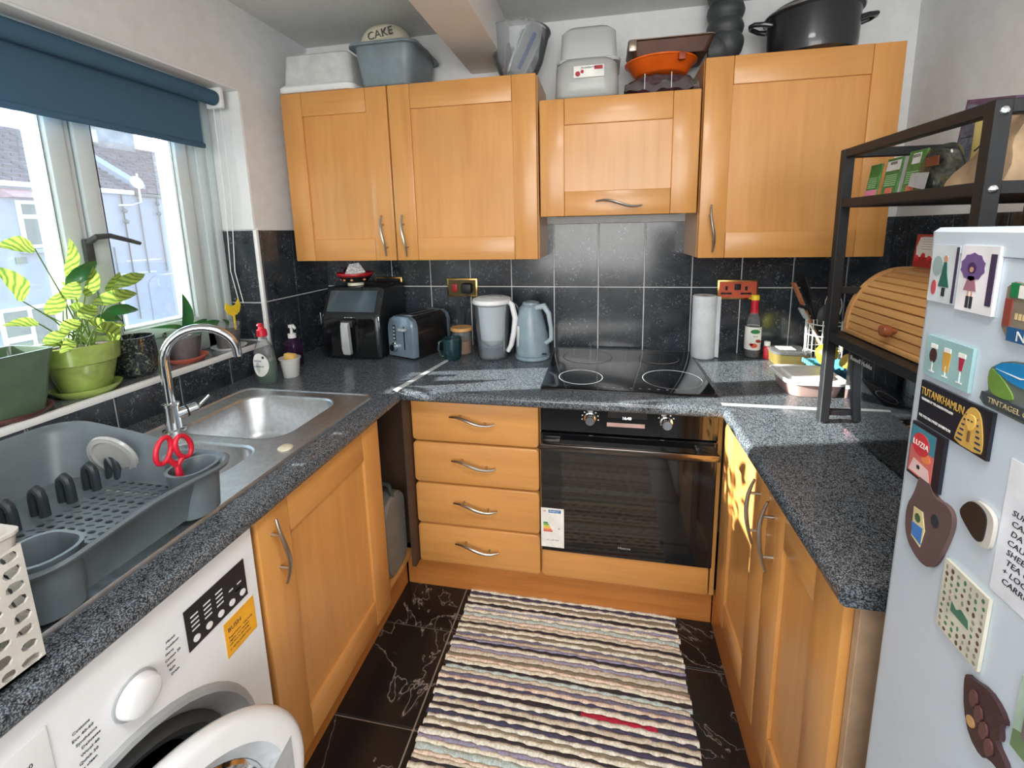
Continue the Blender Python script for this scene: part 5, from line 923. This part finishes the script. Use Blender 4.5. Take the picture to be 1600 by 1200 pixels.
    part('hood_stripe', m, c('blue_stripe', (40, 50, 80)), t); plate('eyes', rect(-1.4855, -1.488, 1.2265, 1.228), INK, .0003, t, .0097); plate('eyes', rect(-1.490, -1.4925, 1.2265, 1.228), INK, .0003, t, .0097)
    # luzia
    t = mg('small upright magnet with red disc lettered LUZIA', rect(-1.404, -1.458, 1.120, 1.190), c('night_blue', (26, 28, 40)), .007)
    plate('picture', rect(-1.406, -1.446, 1.124, 1.186), c('coral_print', (206, 110, 104), .4), .0006, t, .0073); plate('sky_print', rect(-1.406, -1.446, 1.160, 1.186), c('teal_print', (60, 130, 150)), .0006, t, .0077); plate('red_disc', E(-1.424, 1.166, .0145, .0145, 24), c('disc_red', (206, 54, 62)), .0006, t, .0083); txt('LUZIA', .0098, PAPER, t, (X0-.0058, -1.424, 1.166), R, U)
    plate('pale_print', [(-1.408, 1.126), (-1.444, 1.126), (-1.44, 1.140), (-1.414, 1.144)], c('blush_print', (222, 190, 186)), .0006, t, .0077); plate('bird_print', E(-1.424, 1.136, .003, .003, 6), INK, .0005, t, .0084); plate('orange_print', E(-1.434, 1.152, .008, .006, 10), c('orange_print', (226, 130, 80)), .0005, t, .008)
    # tintagel
    t = mg('bay souvenir magnet with blue water, lettered TINTAGEL CASTLE', [(-1.493, 1.255), (-1.494, 1.262), (-1.502, 1.267), (-1.499, 1.280), (-1.501, 1.291), (-1.512, 1.300), (-1.522, 1.304), (-1.54, 1.307), (-1.575, 1.303), (-1.575, 1.248), (-1.50, 1.250)], c('rock_print', (96, 104, 100), .7), .006)
    plate('water', sm([(-1.503, 1.292), (-1.515, 1.301), (-1.54, 1.306), (-1.572, 1.302), (-1.568, 1.288), (-1.545, 1.281), (-1.524, 1.283)]), c('lagoon', (30, 130, 190), .3), .001, t, .0063); plate('surf', [(-1.508, 1.292), (-1.535, 1.291), (-1.55, 1.294), (-1.535, 1.2895)], PAPER, .0012, t, .0065); plate('green_cliff', sm([(-1.500, 1.291), (-1.508, 1.290), (-1.521, 1.281), (-1.532, 1.270), (-1.528, 1.265), (-1.503, 1.265)]), c('moss_print', (104, 140, 60)), .0015, t, .0063); plate('lettering_band', [(-1.496, 1.264), (-1.575, 1.264), (-1.575, 1.252), (-1.50, 1.252)], c('slate_band', (56, 66, 72)), .0015, t, .0063); txt('TINTAGEL CASTLE', .0078, c('bronze_letter', (176, 160, 120)), t, (X0-.0056, -1.505, 1.258), R, U, align='LEFT')
    # beach stone
    t = mg('brown driftwood shaped magnet framing a painted beach', sm([(-1.428, 1.128), (-1.423, 1.100), (-1.412, 1.075), (-1.417, 1.035), (-1.444, 1.020), (-1.467, 1.027), (-1.479, 1.064), (-1.487, 1.102), (-1.479, 1.118), (-1.455, 1.114), (-1.446, 1.126), (-1.436, 1.132)]), c('driftwood', (96, 74, 72), .8), .008)
    plate('sand', [(-1.427, 1.084), (-1.442, 1.086), (-1.449, 1.065), (-1.445, 1.04), (-1.429, 1.045)], c('sand_print', (214, 200, 150)), .001, t, .0083); plate('lagoon', [(-1.427, 1.064), (-1.446, 1.066), (-1.446, 1.044), (-1.430, 1.047)], c('lagoon_blue', (60, 120, 190)), .001, t, .0087); plate('palm', E(-1.436, 1.074, .005, .006, 8), c('palm_print', (70, 100, 70)), .001, t, .009); plate('knot_hole', E(-1.462, 1.088, .006, .008, 10), INK, .001, t, .0083)
    # black fossil
    P = [(-1.492, 1.121), (-1.496, 1.133), (-1.507, 1.147), (-1.521, 1.148), (-1.533, 1.141), (-1.533, 1.119), (-1.531, 1.105), (-1.521, 1.102), (-1.505, 1.111)]; P = sm(P)
    t = mg('white edged shell shaped magnet with a black glossy face', P, c('shell_edge', (196, 192, 184)), .007); plate('black_face', [(-1.493+(y+1.493)*.82, 1.124+(z-1.124)*.86) for y, z in P], BSATIN, .0015, t, .0073)
    plate('scratch', [(-1.508, 1.136), (-1.515, 1.132), (-1.512, 1.128)], LGREY, .0004, t, .009)
    # botanical card
    t = mg('cream ceramic tile magnet with rows of small leaf prints', rect(-1.482, -1.541, .969, 1.056), c('cream_tile', (206, 204, 188), .4), .006); random.seed(5); ms = [c('leaf_print_brown', (96, 76, 66)), c('leaf_print_green', (80, 120, 90)), c('leaf_print_grey', (140, 140, 126))]
    mm = [MB(), MB(), MB()]
    for i in range(7):
        for j in range(10):
            if 2 <= i <= 4 and 3 <= j <= 5: continue
            y, z = -1.487-.0082*i, .974+.0083*j; k = random.randrange(3); e = E(y+random.uniform(-.001, .001), z, random.uniform(.0012, .0022), random.uniform(.002, .0032), 6); mm[k].loft([[(X0-.0038, a, b) for a, b in e], [(X0-.0043, a, b) for a, b in e]])
    for k in range(3): part('leaf_prints', mm[k], ms[k], t, stuff=True)
    plate('green_landscape', [(-1.499, 1.003), (-1.499, 1.015), (-1.506, 1.010), (-1.512, 1.016), (-1.522, 1.012), (-1.524, 1.002)], c('landscape_green', (70, 116, 96)), .0006, t, .0063)
    # brown carved bird, corner picture
    t = mg('dark brown carved parrot shaped magnet near the bottom', sm([(-1.530, .944), (-1.531, .956), (-1.538, .957), (-1.556, .966), (-1.572, .962), (-1.580, .952), (-1.574, .945), (-1.578, .930), (-1.572, .924), (-1.590, .912), (-1.584, .900), (-1.570, .898), (-1.562, .888), (-1.546, .893), (-1.535, .915)], 1), c('carved_brown', (62, 40, 44), .25), .008)
    for i in range(4): plate('carved_feather', E(-1.545-.008*i, .940-.010*i, .0045, .010, 10), c('carved_ridge', (96, 62, 60), .25), .002, t, .0083)
    plate('pale_spot', E(-1.546, .912, .005, .006, 12), c('tan_spot', (190, 150, 100)), .0015, t, .0085)
    t = mg('pale green picture magnet cut off by the right edge, ruined building', rect(-1.583, -1.66, .935, 1.015), c('pale_green_card', (172, 196, 178)), .003); plate('grass_print', [(-1.584, .955), (-1.60, .965), (-1.66, .96), (-1.66, .936), (-1.584, .936)], c('grass_print', (110, 136, 96)), .0006, t, .0033); plate('tower_print', rect(-1.592, -1.62, .955, .985), c('tower_print', (116, 112, 106)), .0006, t, .0038)
    # handwritten list
    t = thing('handwritten_list', 'handwritten shopping list on white paper stuck to the fridge', 'note', (X0, -1.6, 1.1), group=None)
    plate('sheet', rect(-1.535, -1.70, 1.066, 1.21), c('note_paper', (228, 232, 240), .8), .0005, t, .0003)
    for i, q in enumerate(('SUNSCREEN', 'CARDIGAN', 'DATA', 'CAULDRON  2', 'SHEETS', 'TEA OIL', '+ LOOK SEEDS', 'CARROTS')): txt(q, .0088, INK, t, (X0-.001, -1.545-.001*(i % 3), 1.158-.0105*i), (0, -1, .03), U, align='LEFT', shear=.2)
    for i, q in enumerate(('SOAP', 'MILK', 'SYRUP', 'EGGS', 'PEAS')): txt(q, .0088, INK, t, (X0-.001, -1.585, 1.205-.0105*i), (0, -1, .03), U, align='LEFT', shear=.2)
magnets()
# ================================================================== on top of the wall cabinets
def tops():
    z = ZB-.001; zm = 1.9225
    t = thing('white_storage_box', 'upturned white plastic box on its lid, far left of the cabinet tops', 'box', (.24, -.16, z)); cx, cy = .225, -.165
    part('lid', MB().loft([rr(cx, cy, .335, .26, .03, z), rr(cx, cy, .345, .27, .034, z+.006), rr(cx, cy, .345, .27, .034, z+.02), rr(cx, cy, .325, .25, .03, z+.03)]), WPL, t); part('tub', MB().loft([rr(cx, cy, .315, .24, .03, z+.03), rr(cx, cy, .295, .22, .03, z+.145), rr(cx, cy, .28, .205, .025, z+.152)]), pm('off_white_plastic', (200, 204, 202), .5), t)
    t = thing('washing_up_bowl', 'grey rectangular washing-up bowl on the cabinet tops', 'bowl', (.55, -.16, z)); cx, cy = .53, -.165; g = pm('bowl_grey', (122, 134, 140), .4)
    part('tub', MB().loft([rr(cx, cy, .20, .22, .03, z+.001), rr(cx, cy, .215, .235, .035, z+.008), rr(cx, cy, .25, .265, .04, z+.148), rr(cx, cy, .285, .295, .045, z+.150), rr(cx, cy, .29, .30, .045, z+.146), rr(cx, cy, .292, .302, .045, z+.152), rr(cx, cy, .286, .296, .043, z+.157), rr(cx, cy, .245, .26, .04, z+.154), rr(cx, cy, .21, .23, .035, z+.012)]), g, t, ang=.9)
    t = thing('cake_tin', 'cream round cake tin lettered CAKE sitting in the grey bowl', 'cake tin', (.525, -.15, z+.014)); c = (.52, -.150, z+.016); R3 = Matrix.Translation(c) @ Matrix.Rotation(-.18, 4, 'Y')
    part('tin', MB().lathe([(.096, 0), (.10, .004), (.10, .17), (.104, .172), (.104, .20), (.10, .212), (.085, .232), (.05, .246), (.001, .250)], n=40).xf(R3), CREAM, t, ang=.8)
    txt('CAKE', .042, pm('tin_letter', (84, 82, 80), .7), t, R3 @ Vector((.022, -.1035, .188)), (.97, .0, .16), (-.16, 0, .97), ext=.002, sx=1.05)
    part('wire_handle', MB().tube([(c[0]+.108, -.21, z+.13), (c[0]+.135, -.2, z+.17), (c[0]+.155, -.17, z+.155), (c[0]+.16, -.13, z+.12)], .003, 8), NICK, t)
    t = thing('clear_mixing_bowl', 'tall clear plastic bowl full of box lids above the centre cabinets', 'bowl', (1.045, -.15, z)); c = (1.050, -.155, z+.001)
    part('bowl', MB().lathe([(.055, 0), (.06, .003), (.098, .08), (.125, .185), (.131, .187), (.131, .191), (.122, .190), (.095, .08), (.055, .006)], c, 40, cap1=False), CLR, t, ang=1)
    def lid(lab, o, ry, rz, m, w=.15, d=.12, band=None):
        q = thing('box_lid', lab, 'lid', (c[0]+o[0], c[1]+o[1], z+.01), group='lids in the clear bowl'); M = Matrix.Translation((c[0]+o[0], c[1]+o[1], c[2]+o[2])) @ Matrix.Rotation(rz, 4, 'Z') @ Matrix.Rotation(ry, 4, 'Y')
        part('panel', MB().loft([rr(0, 0, w, d, .02, 0), rr(0, 0, w+.006, d+.006, .022, .006), rr(0, 0, w-.01, d-.01, .018, .007), rr(0, 0, w-.02, d-.02, .016, .003)]).xf(M), m, q)
        if band: part('tape', MB().box(-w/2+.03, w/2-.02, -.012, .012, .0065, .009).xf(M), band, q)
    lid('milky plastic lid leaning upright in the clear bowl, left', (-.02, -.02, .105), 1.9, .3, MILK); lid('white plastic lid upright in the middle of the clear bowl', (.0, -.0, .11), 2.0, -.1, CLR2, .17); lid('plastic lid with blue tape sticking out of the clear bowl', (.035, -.02, .125), 2.15, -.3, MILK, .19, .13, pm('blue_tape', (40, 90, 170), .5)); lid('purple rimmed lid at the left inside the clear bowl', (-.05, .01, .09), 1.75, .1, pm('purple_lid', (120, 70, 110), .5), .12)
    t = thing('food_tub', 'clear rounded tub with a printed label on the hood cabinet', 'tub', (1.325, -.20, zm)); cx, cy = 1.325, -.19
    part('tub', MB().loft([rr(cx, cy, .215, .17, .05, zm), rr(cx, cy, .24, .19, .055, zm+.01), rr(cx, cy, .23, .18, .06, zm+.12), rr(cx, cy, .20, .16, .06, zm+.138)]), CLR2, t, ang=1.2)
    l = part('label', MB().box(cx-.045, cx+.065, cy-.099, cy-.0965, zm+.065, zm+.105), PAPER, t, label='white label with red print'); part('red_print', MB().box(cx+.03, cx+.06, cy-.1005, cy-.099, zm+.09, zm+.102), RED2, l); part('berry_print', MB().cyl((cx-.03, cy-.099, zm+.078), (cx-.03, cy-.1005, zm+.078), .009, n=14).cyl((cx-.014, cy-.099, zm+.085), (cx-.014, cy-.1005, zm+.085), .006, n=14), RED2, l); txt('Strawberries', .011, INK, l, (cx+.01, cy-.1005, zm+.098), (1, 0, 0), (0, 0, 1), align='CENTER')
    t = thing('food_tub', 'frosted upturned tub stacked on the labelled tub', 'tub', (1.325, -.15, zm+.14)); cy = -.13
    part('tub', MB().loft([rr(1.33, cy, .235, .20, .03, zm+.139), rr(1.33, cy, .235, .2, .03, zm+.150), rr(1.33, cy, .215, .18, .03, zm+.155), rr(1.33, cy, .205, .17, .04, zm+.255), rr(1.33, cy, .17, .14, .04, zm+.272)]), MILK, t, ang=.8); part('lid', MB().loft([rr(1.33, cy, .24, .205, .03, zm+.1385), rr(1.33, cy, .24, .205, .03, zm+.146)]), CLR2, t)
    def oval(prof, c, sx, sy, n=40): return MB().lathe(prof, c, n, sx, sy)
    t = thing('wrapped_platter', 'plastic wrapped dark platter lowest in the pile right of the tubs', 'platter', (1.6, -.17, zm)); c = (1.595, -.18, zm+.001)
    part('contents', oval([(.10, .005), (.13, .03), (.125, .055), (.001, .06)], c, .95, .75), DKBR, t); random.seed(2)
    part('film', MB().grid(lambda u, v: (c[0]+.128*(2*u-1), c[1]-.105+.2*v+.004*math.sin(20*u), c[2]+.004+.075*math.sin(PI*v)**.6*(1-.5*abs(2*u-1)**3)+.004*math.sin(13*u+8*v)+.004*math.sin(29*u-17*v)), 30, 22), CLR, t, ang=3); part('white_line', MB().box(c[0]-.062, c[0]-.060, c[1]-.107, c[1]-.105, c[2]+.008, c[2]+.06).box(c[0]+.03, c[0]+.032, c[1]-.107, c[1]-.105, c[2]+.008, c[2]+.06), WINK, t)
    t = thing('orange_dish', 'bright orange oval baking dish in the middle of the pile', 'dish', (1.6, -.16, zm+.07)); c2 = (1.60, -.16, zm+.083)
    part('dish', oval([(.09, 0), (.10, .004), (.125, .042), (.135, .045), (.135, .05), (.12, .048), (.092, .008), (.001, .008)], c2, .98, .85).xf(Matrix.Translation(c2) @ Matrix.Rotation(.0, 4, 'X') @ Matrix.Translation(-Vector(c2))), ORANGE, t, ang=.9); part('spout_notch', MB().box(c2[0]+.05, c2[0]+.075, c2[1]-.115, c2[1]-.10, c2[2]+.02, c2[2]+.047, .004), pm('burnt_orange', (150, 60, 26), .5), t)
    t = thing('roasting_tin', 'dark roasting tin with foil rim on top of the pile beside the hose', 'tin', (1.62, -.14, zm+.14)); cx, cy, zz = 1.605, -.15, zm+.138
    part('tin', MB().loft([rr(cx+.02, cy, .26, .17, .02, zz), rr(cx+.02, cy, .295, .205, .02, zz+.045)], cap1=False), pm('baked_brown', (84, 56, 44), .4, .4), t); part('rim', MB().loft([rr(cx+.02, cy, .275, .205, .02, zz+.044), rr(cx+.02, cy, .30, .222, .022, zz+.047), rr(cx+.02, cy, .30, .222, .022, zz+.05), rr(cx+.02, cy, .28, .2, .02, zz+.047), rr(cx+.02, cy, .24, .16, .02, zz+.006)]), FOIL, t); part('foil_corner', MB().box(cx-.128, cx-.10, cy-.115, cy-.108, zz+.01, zz+.049, .003), FOIL, t)
    # extractor hose
    P = []; R = []
    if 1:
        pts = [(1.792, -.09, 2.10), (1.815, -.10, 2.10), (1.838, -.095, 2.115), (1.845, -.09, 2.13), (1.842, -.085, 2.18), (1.842, -.085, 2.309)]
        V = [Vector(p) for p in pts]; N = 100; seg = [(b-a).length for a, b in zip(V, V[1:])]; tot = sum(seg)
        for i in range(N+1):
            s = tot*i/N; k = 0
            while k < len(seg)-1 and s > seg[k]: s -= seg[k]; k += 1
            P.append(V[k].lerp(V[k+1], min(1, s/seg[k]))); R.append(.056+.011*abs(math.cos(i*PI/24))-(.012 if i < 2 else 0))
    single('extractor_hose', MB().tube(P, R, 24), DGREY, 'fat dark grey corrugated extractor hose rising to the ceiling', 'hose', loc=(1.8, -.1, z), ang=2)
    t = thing('stockpot', 'large black lidded stockpot on the right wall cabinet', 'pot', (2.10, -.165, z)); c = (2.112, -.165, z+.001); BS = 1.09; en = pm('black_enamel', (30, 32, 36), .3, coat=.4)
    part('pot', MB().lathe([(.118, 0), (.126, .005), (.130, .03), (.132, .135), (.137, .139), (.137, .144)], c, 48, BS, BS), en, t); l = part('lid', MB().lathe([(.139, .143), (.139, .149), (.12, .165), (.07, .182), (.001, .188)], c, 48, BS, BS), en, t); part('knob', MB().lathe([(.012, .187), (.012, .2), (.026, .208), (.026, .216), (.001, .22)], c, 24), BLK, l)
    part('lid_rim', MB().lathe([(.1395, .142), (.142, .145), (.1395, .15)], c, 48, BS, BS, cap0=False, cap1=False), STEEL, l)
    for sg in (-1, 1): part('loop_handle', MB().tube([(c[0]+sg*BS*.128, c[1]-.035, c[2]+.115), (c[0]+sg*BS*.150, c[1]-.036, c[2]+.12), (c[0]+sg*BS*.178, c[1]-.02, c[2]+.127), (c[0]+sg*BS*.184, c[1], c[2]+.129), (c[0]+sg*BS*.178, c[1]+.02, c[2]+.127), (c[0]+sg*BS*.150, c[1]+.036, c[2]+.12), (c[0]+sg*BS*.128, c[1]+.035, c[2]+.115)], .0085, 10), en, t)
tops()
# ================================================================== rug
def rug():
    t = thing('rag_rug', 'striped woven rag rug on the black floor', 'rug', (1.27, -1.1, 0)); random.seed(11)
    y = -.515; x0, x1 = .882, 1.668; n = 0; red = False; base = [0, 2, 9, 4, 0, 3, 9, 5, 0, 6, 7, 1, 3, 0, 4, 9, 8, 10, 5, 3, 0, 5, 1, 4, 7, 0, 3, 6, 1, 8, 7, 2, 0, 6, 9, 2, 1, 3]
    while y > -1.75:
        k = base[n % len(base)]; w = random.uniform(.010, .018) if k in (0, 1, 9, 7, 6, 10) else random.uniform(.006, .011)
        if k in (3, 2): w = random.uniform(.007, .012)
        e0, e1 = random.uniform(-.006, .006), random.uniform(-.006, .006); ph = random.uniform(0, 6); NS = 40
        def row(x, yy): return yy+.0035*math.sin(x*5+.3*n*.2)+.0015*math.sin(x*31+ph)-.012*(x-x0)/(x1-x0)
        def strip(ua, ub, mat):
            rings = []; K = max(4, int(NS*(ub-ua)))
            for i in range(K+1):
                u = ua+(ub-ua)*i/K; x = x0+e0+(x1-x0-e0+e1)*u; h = .008+.0022*math.sin(u*97+ph)+.0012*random.random(); a, b = row(x, y)+.0008, row(x, y-w)-.0008
                rings.append([(x, a, .001), (x, a-.0005, h*.7), (x, (a+b)/2, h), (x, b+.0005, h*.7), (x, b, .001)])
            part('woven_strip', MB().loft(rings), mat, t, ang=1.2)
        if not red and y < -.90: red = True; strip(0, .58, RAG[3]); strip(.581, .86, RAG[12]); strip(.861, 1, RAG[2])
        else: strip(0, 1, RAG[k])
        y -= w; n += 1
rug()
# ================================================================== outside the window
def outside():
    g = struct('floor', MB().box(-40, -.4, -20, 40, -3.2, -3.0), ROAD); g.name = 'ground'; g['label'] = 'grey street below the window' 
    h = thing('terraced_house', 'white rendered terraced house with grey tiled roof across the street', 'house', (-14, 7.7, -3)); X = -12
    part('wall', MB().box(-18, X, -1, 16, -3, 2.72), RENDER, h); part('gutter', MB().box(X, X+.14, -1, 8.62, 2.66, 2.78, .03), UPVC, h); part('gutter', MB().box(X, X+.12, 8.7, 16, 2.62, 2.72, .03), DGREY, h)
    m = MB(); rows, run, z0, z1 = 13, 3.0, 2.76, 4.42
    for r in range(rows):
        xa, xb = X+.1-run*r/rows, X+.1-run*(r+1)/rows-.05; za = z0+(z1-z0)*r/rows; zb = z0+(z1-z0)*(r+1)/rows; ncol = 56
        for c in range(ncol):
            ya = -1+17*c/ncol; yb = ya+17/ncol*.94; k = .012 if c % 2 else .0
            m.face([(xa, ya, za+.09+k), (xa, yb, za+.09), (xb, yb, zb+.03), (xb, ya, zb+.03+k)]); m.face([(xa, ya, za-.02), (xa, yb, za-.02), (xa, yb, za+.09), (xa, ya, za+.09+k)]); m.face([(xa, yb, za-.02), (xb, yb, zb), (xb, yb, zb+.03), (xa, yb, za+.09)])
    part('roof_tiles', m, ROOF, h, smooth=False, stuff=True); part('roof_deck', MB().loft([[(X+.05, y, z0-.02), (X-run, y, z1-.02), (X-run-3, y, z0-.02)] for y in (-1, 16)]), ROOF, h)
    part('ridge', MB().cyl((X-run, -1, z1+.03), (X-run, 16, z1+.03), .12, n=12), ROOF, h)
    for y in (8.72, 12.0): part('party_parapet', MB().loft([[(X+.05, y+k, z0-.1), (X+.05, y+k, z0+.22), (X-run, y+k, z1+.32), (X-run, y+k, z1-.1)] for k in (0, .3)]), RENDER, h)
    ch = part('chimney', MB().box(-15.6, -14.7, 10.0, 11.15, 3.8, 5.0), HBRICK, h)
    for i in range(4): part('corbel', MB().box(-15.68-.0*i, -14.62+.04*i, 9.93-.04*i, 11.22+.04*i, 5.0+.09*i, 5.08+.09*i, .01), HBRICK, ch)
    for y in (10.2, 10.55, 10.9): part('chimney_pot', MB().lathe([(.12, 0), (.1, .3), (.13, .34), (.13, .4)], (-15.1, y, 5.34), 14), TERRA, ch)
    def win(y0, y1, z0, z1, nx=2):
        w = part('window', MB().box(X-.02, X+.03, y0, y1, z0, z1, .01), UPVC, h)
        for i in range(nx):
            a, b = y0+.08+(y1-y0-.08)*i/nx, y0+(y1-y0-.08)*(i+1)/nx
            if i == 0: part('pane', MB().box(X+.03, X+.035, a, b, z0+(z1-z0)*.66+.05, z1-.08), HGLASS, w); part('pane', MB().box(X+.03, X+.035, a, b, z0+.08, z0+(z1-z0)*.62), HGLASS, w)
            else: part('pane', MB().box(X+.03, X+.035, a, b, z0+.08, z1-.08), HGLASS, w)
        part('stone_sill', MB().box(X, X+.14, y0-.1, y1+.1, z0-.12, z0-.02, .01), RENDER, w)
    win(6.0, 7.35, 1.25, 2.36); win(2.6, 3.9, 1.25, 2.36); win(5.3, 6.4, -2.2, -.1); win(7.1, 7.95, -2.2, -.1); win(13.2, 14.4, 1.2, 2.3)
    part('lead_canopy', MB().loft([[(X, y, 2.62), (X+.28, y+k, 2.42), (X, y, 2.40)] for y, k in ((5.75, .1), (7.6, -.1))]), pm('lead_brown', (142, 116, 118), .8), h)
    d = part('doorway', MB().loft([[(X+k, 9.05+.36*a, .02+.3*b) for a, b in [(math.cos(PI*i/10), math.sin(PI*i/10)) for i in range(11)]]+[(X+k, 8.69, -3), (X+k, 9.41, -3)] for k in (.005, .03)]), pm('door_grey', (112, 120, 140), .9), h)  # arched doorway filled with a plain grey door
    part('vent', MB().box(X, X+.03, 5.8, 6.0, .9, 1.05), HGLASS, h)
    for y, a, b, mm in ((8.30, -.9, 2.66, BLK), (8.75, .4, 2.6, DGREY), (9.30, .4, 2.62, DGREY), (7.9, -.2, 1.2, DGREY)): part('downpipe', MB().cyl((X+.05, y, a), (X+.05, y, b), .018, n=8), mm, h)
    for z, a, b in ((.42, 6.6, 9.0), (.78, 8.2, 9.2), (.3, 9.0, 11)): part('render_joint', MB().box(X, X+.012, a, b, z, z+.025), LGREY, h)
    for z in (2.2, 1.9): part('wire_bracket', MB().ball((X+.12, 8.28, z), .07, 10), DGREY, h); part('wire_bracket', MB().ball((X+.12, 9.25, z+.25), .06, 10), DGREY, h)
    s = part('satellite_dish', MB().lathe([(.001, .0), (.10, .012), (.18, .05), (.182, .055), (.10, .02), (.001, .008)], n=24).xf(Matrix.Translation((X+.3, 8.55, 2.98)) @ Matrix.Rotation(1.3, 4, 'Y')), LGREY, h); part('mast', MB().tube([(X+.1, 8.15, 2.35), (X+.1, 8.5, 2.37), (X+.3, 8.62, 2.45), (X+.3, 8.62, 3.25)], .025, 8), LGREY, s)
outside()
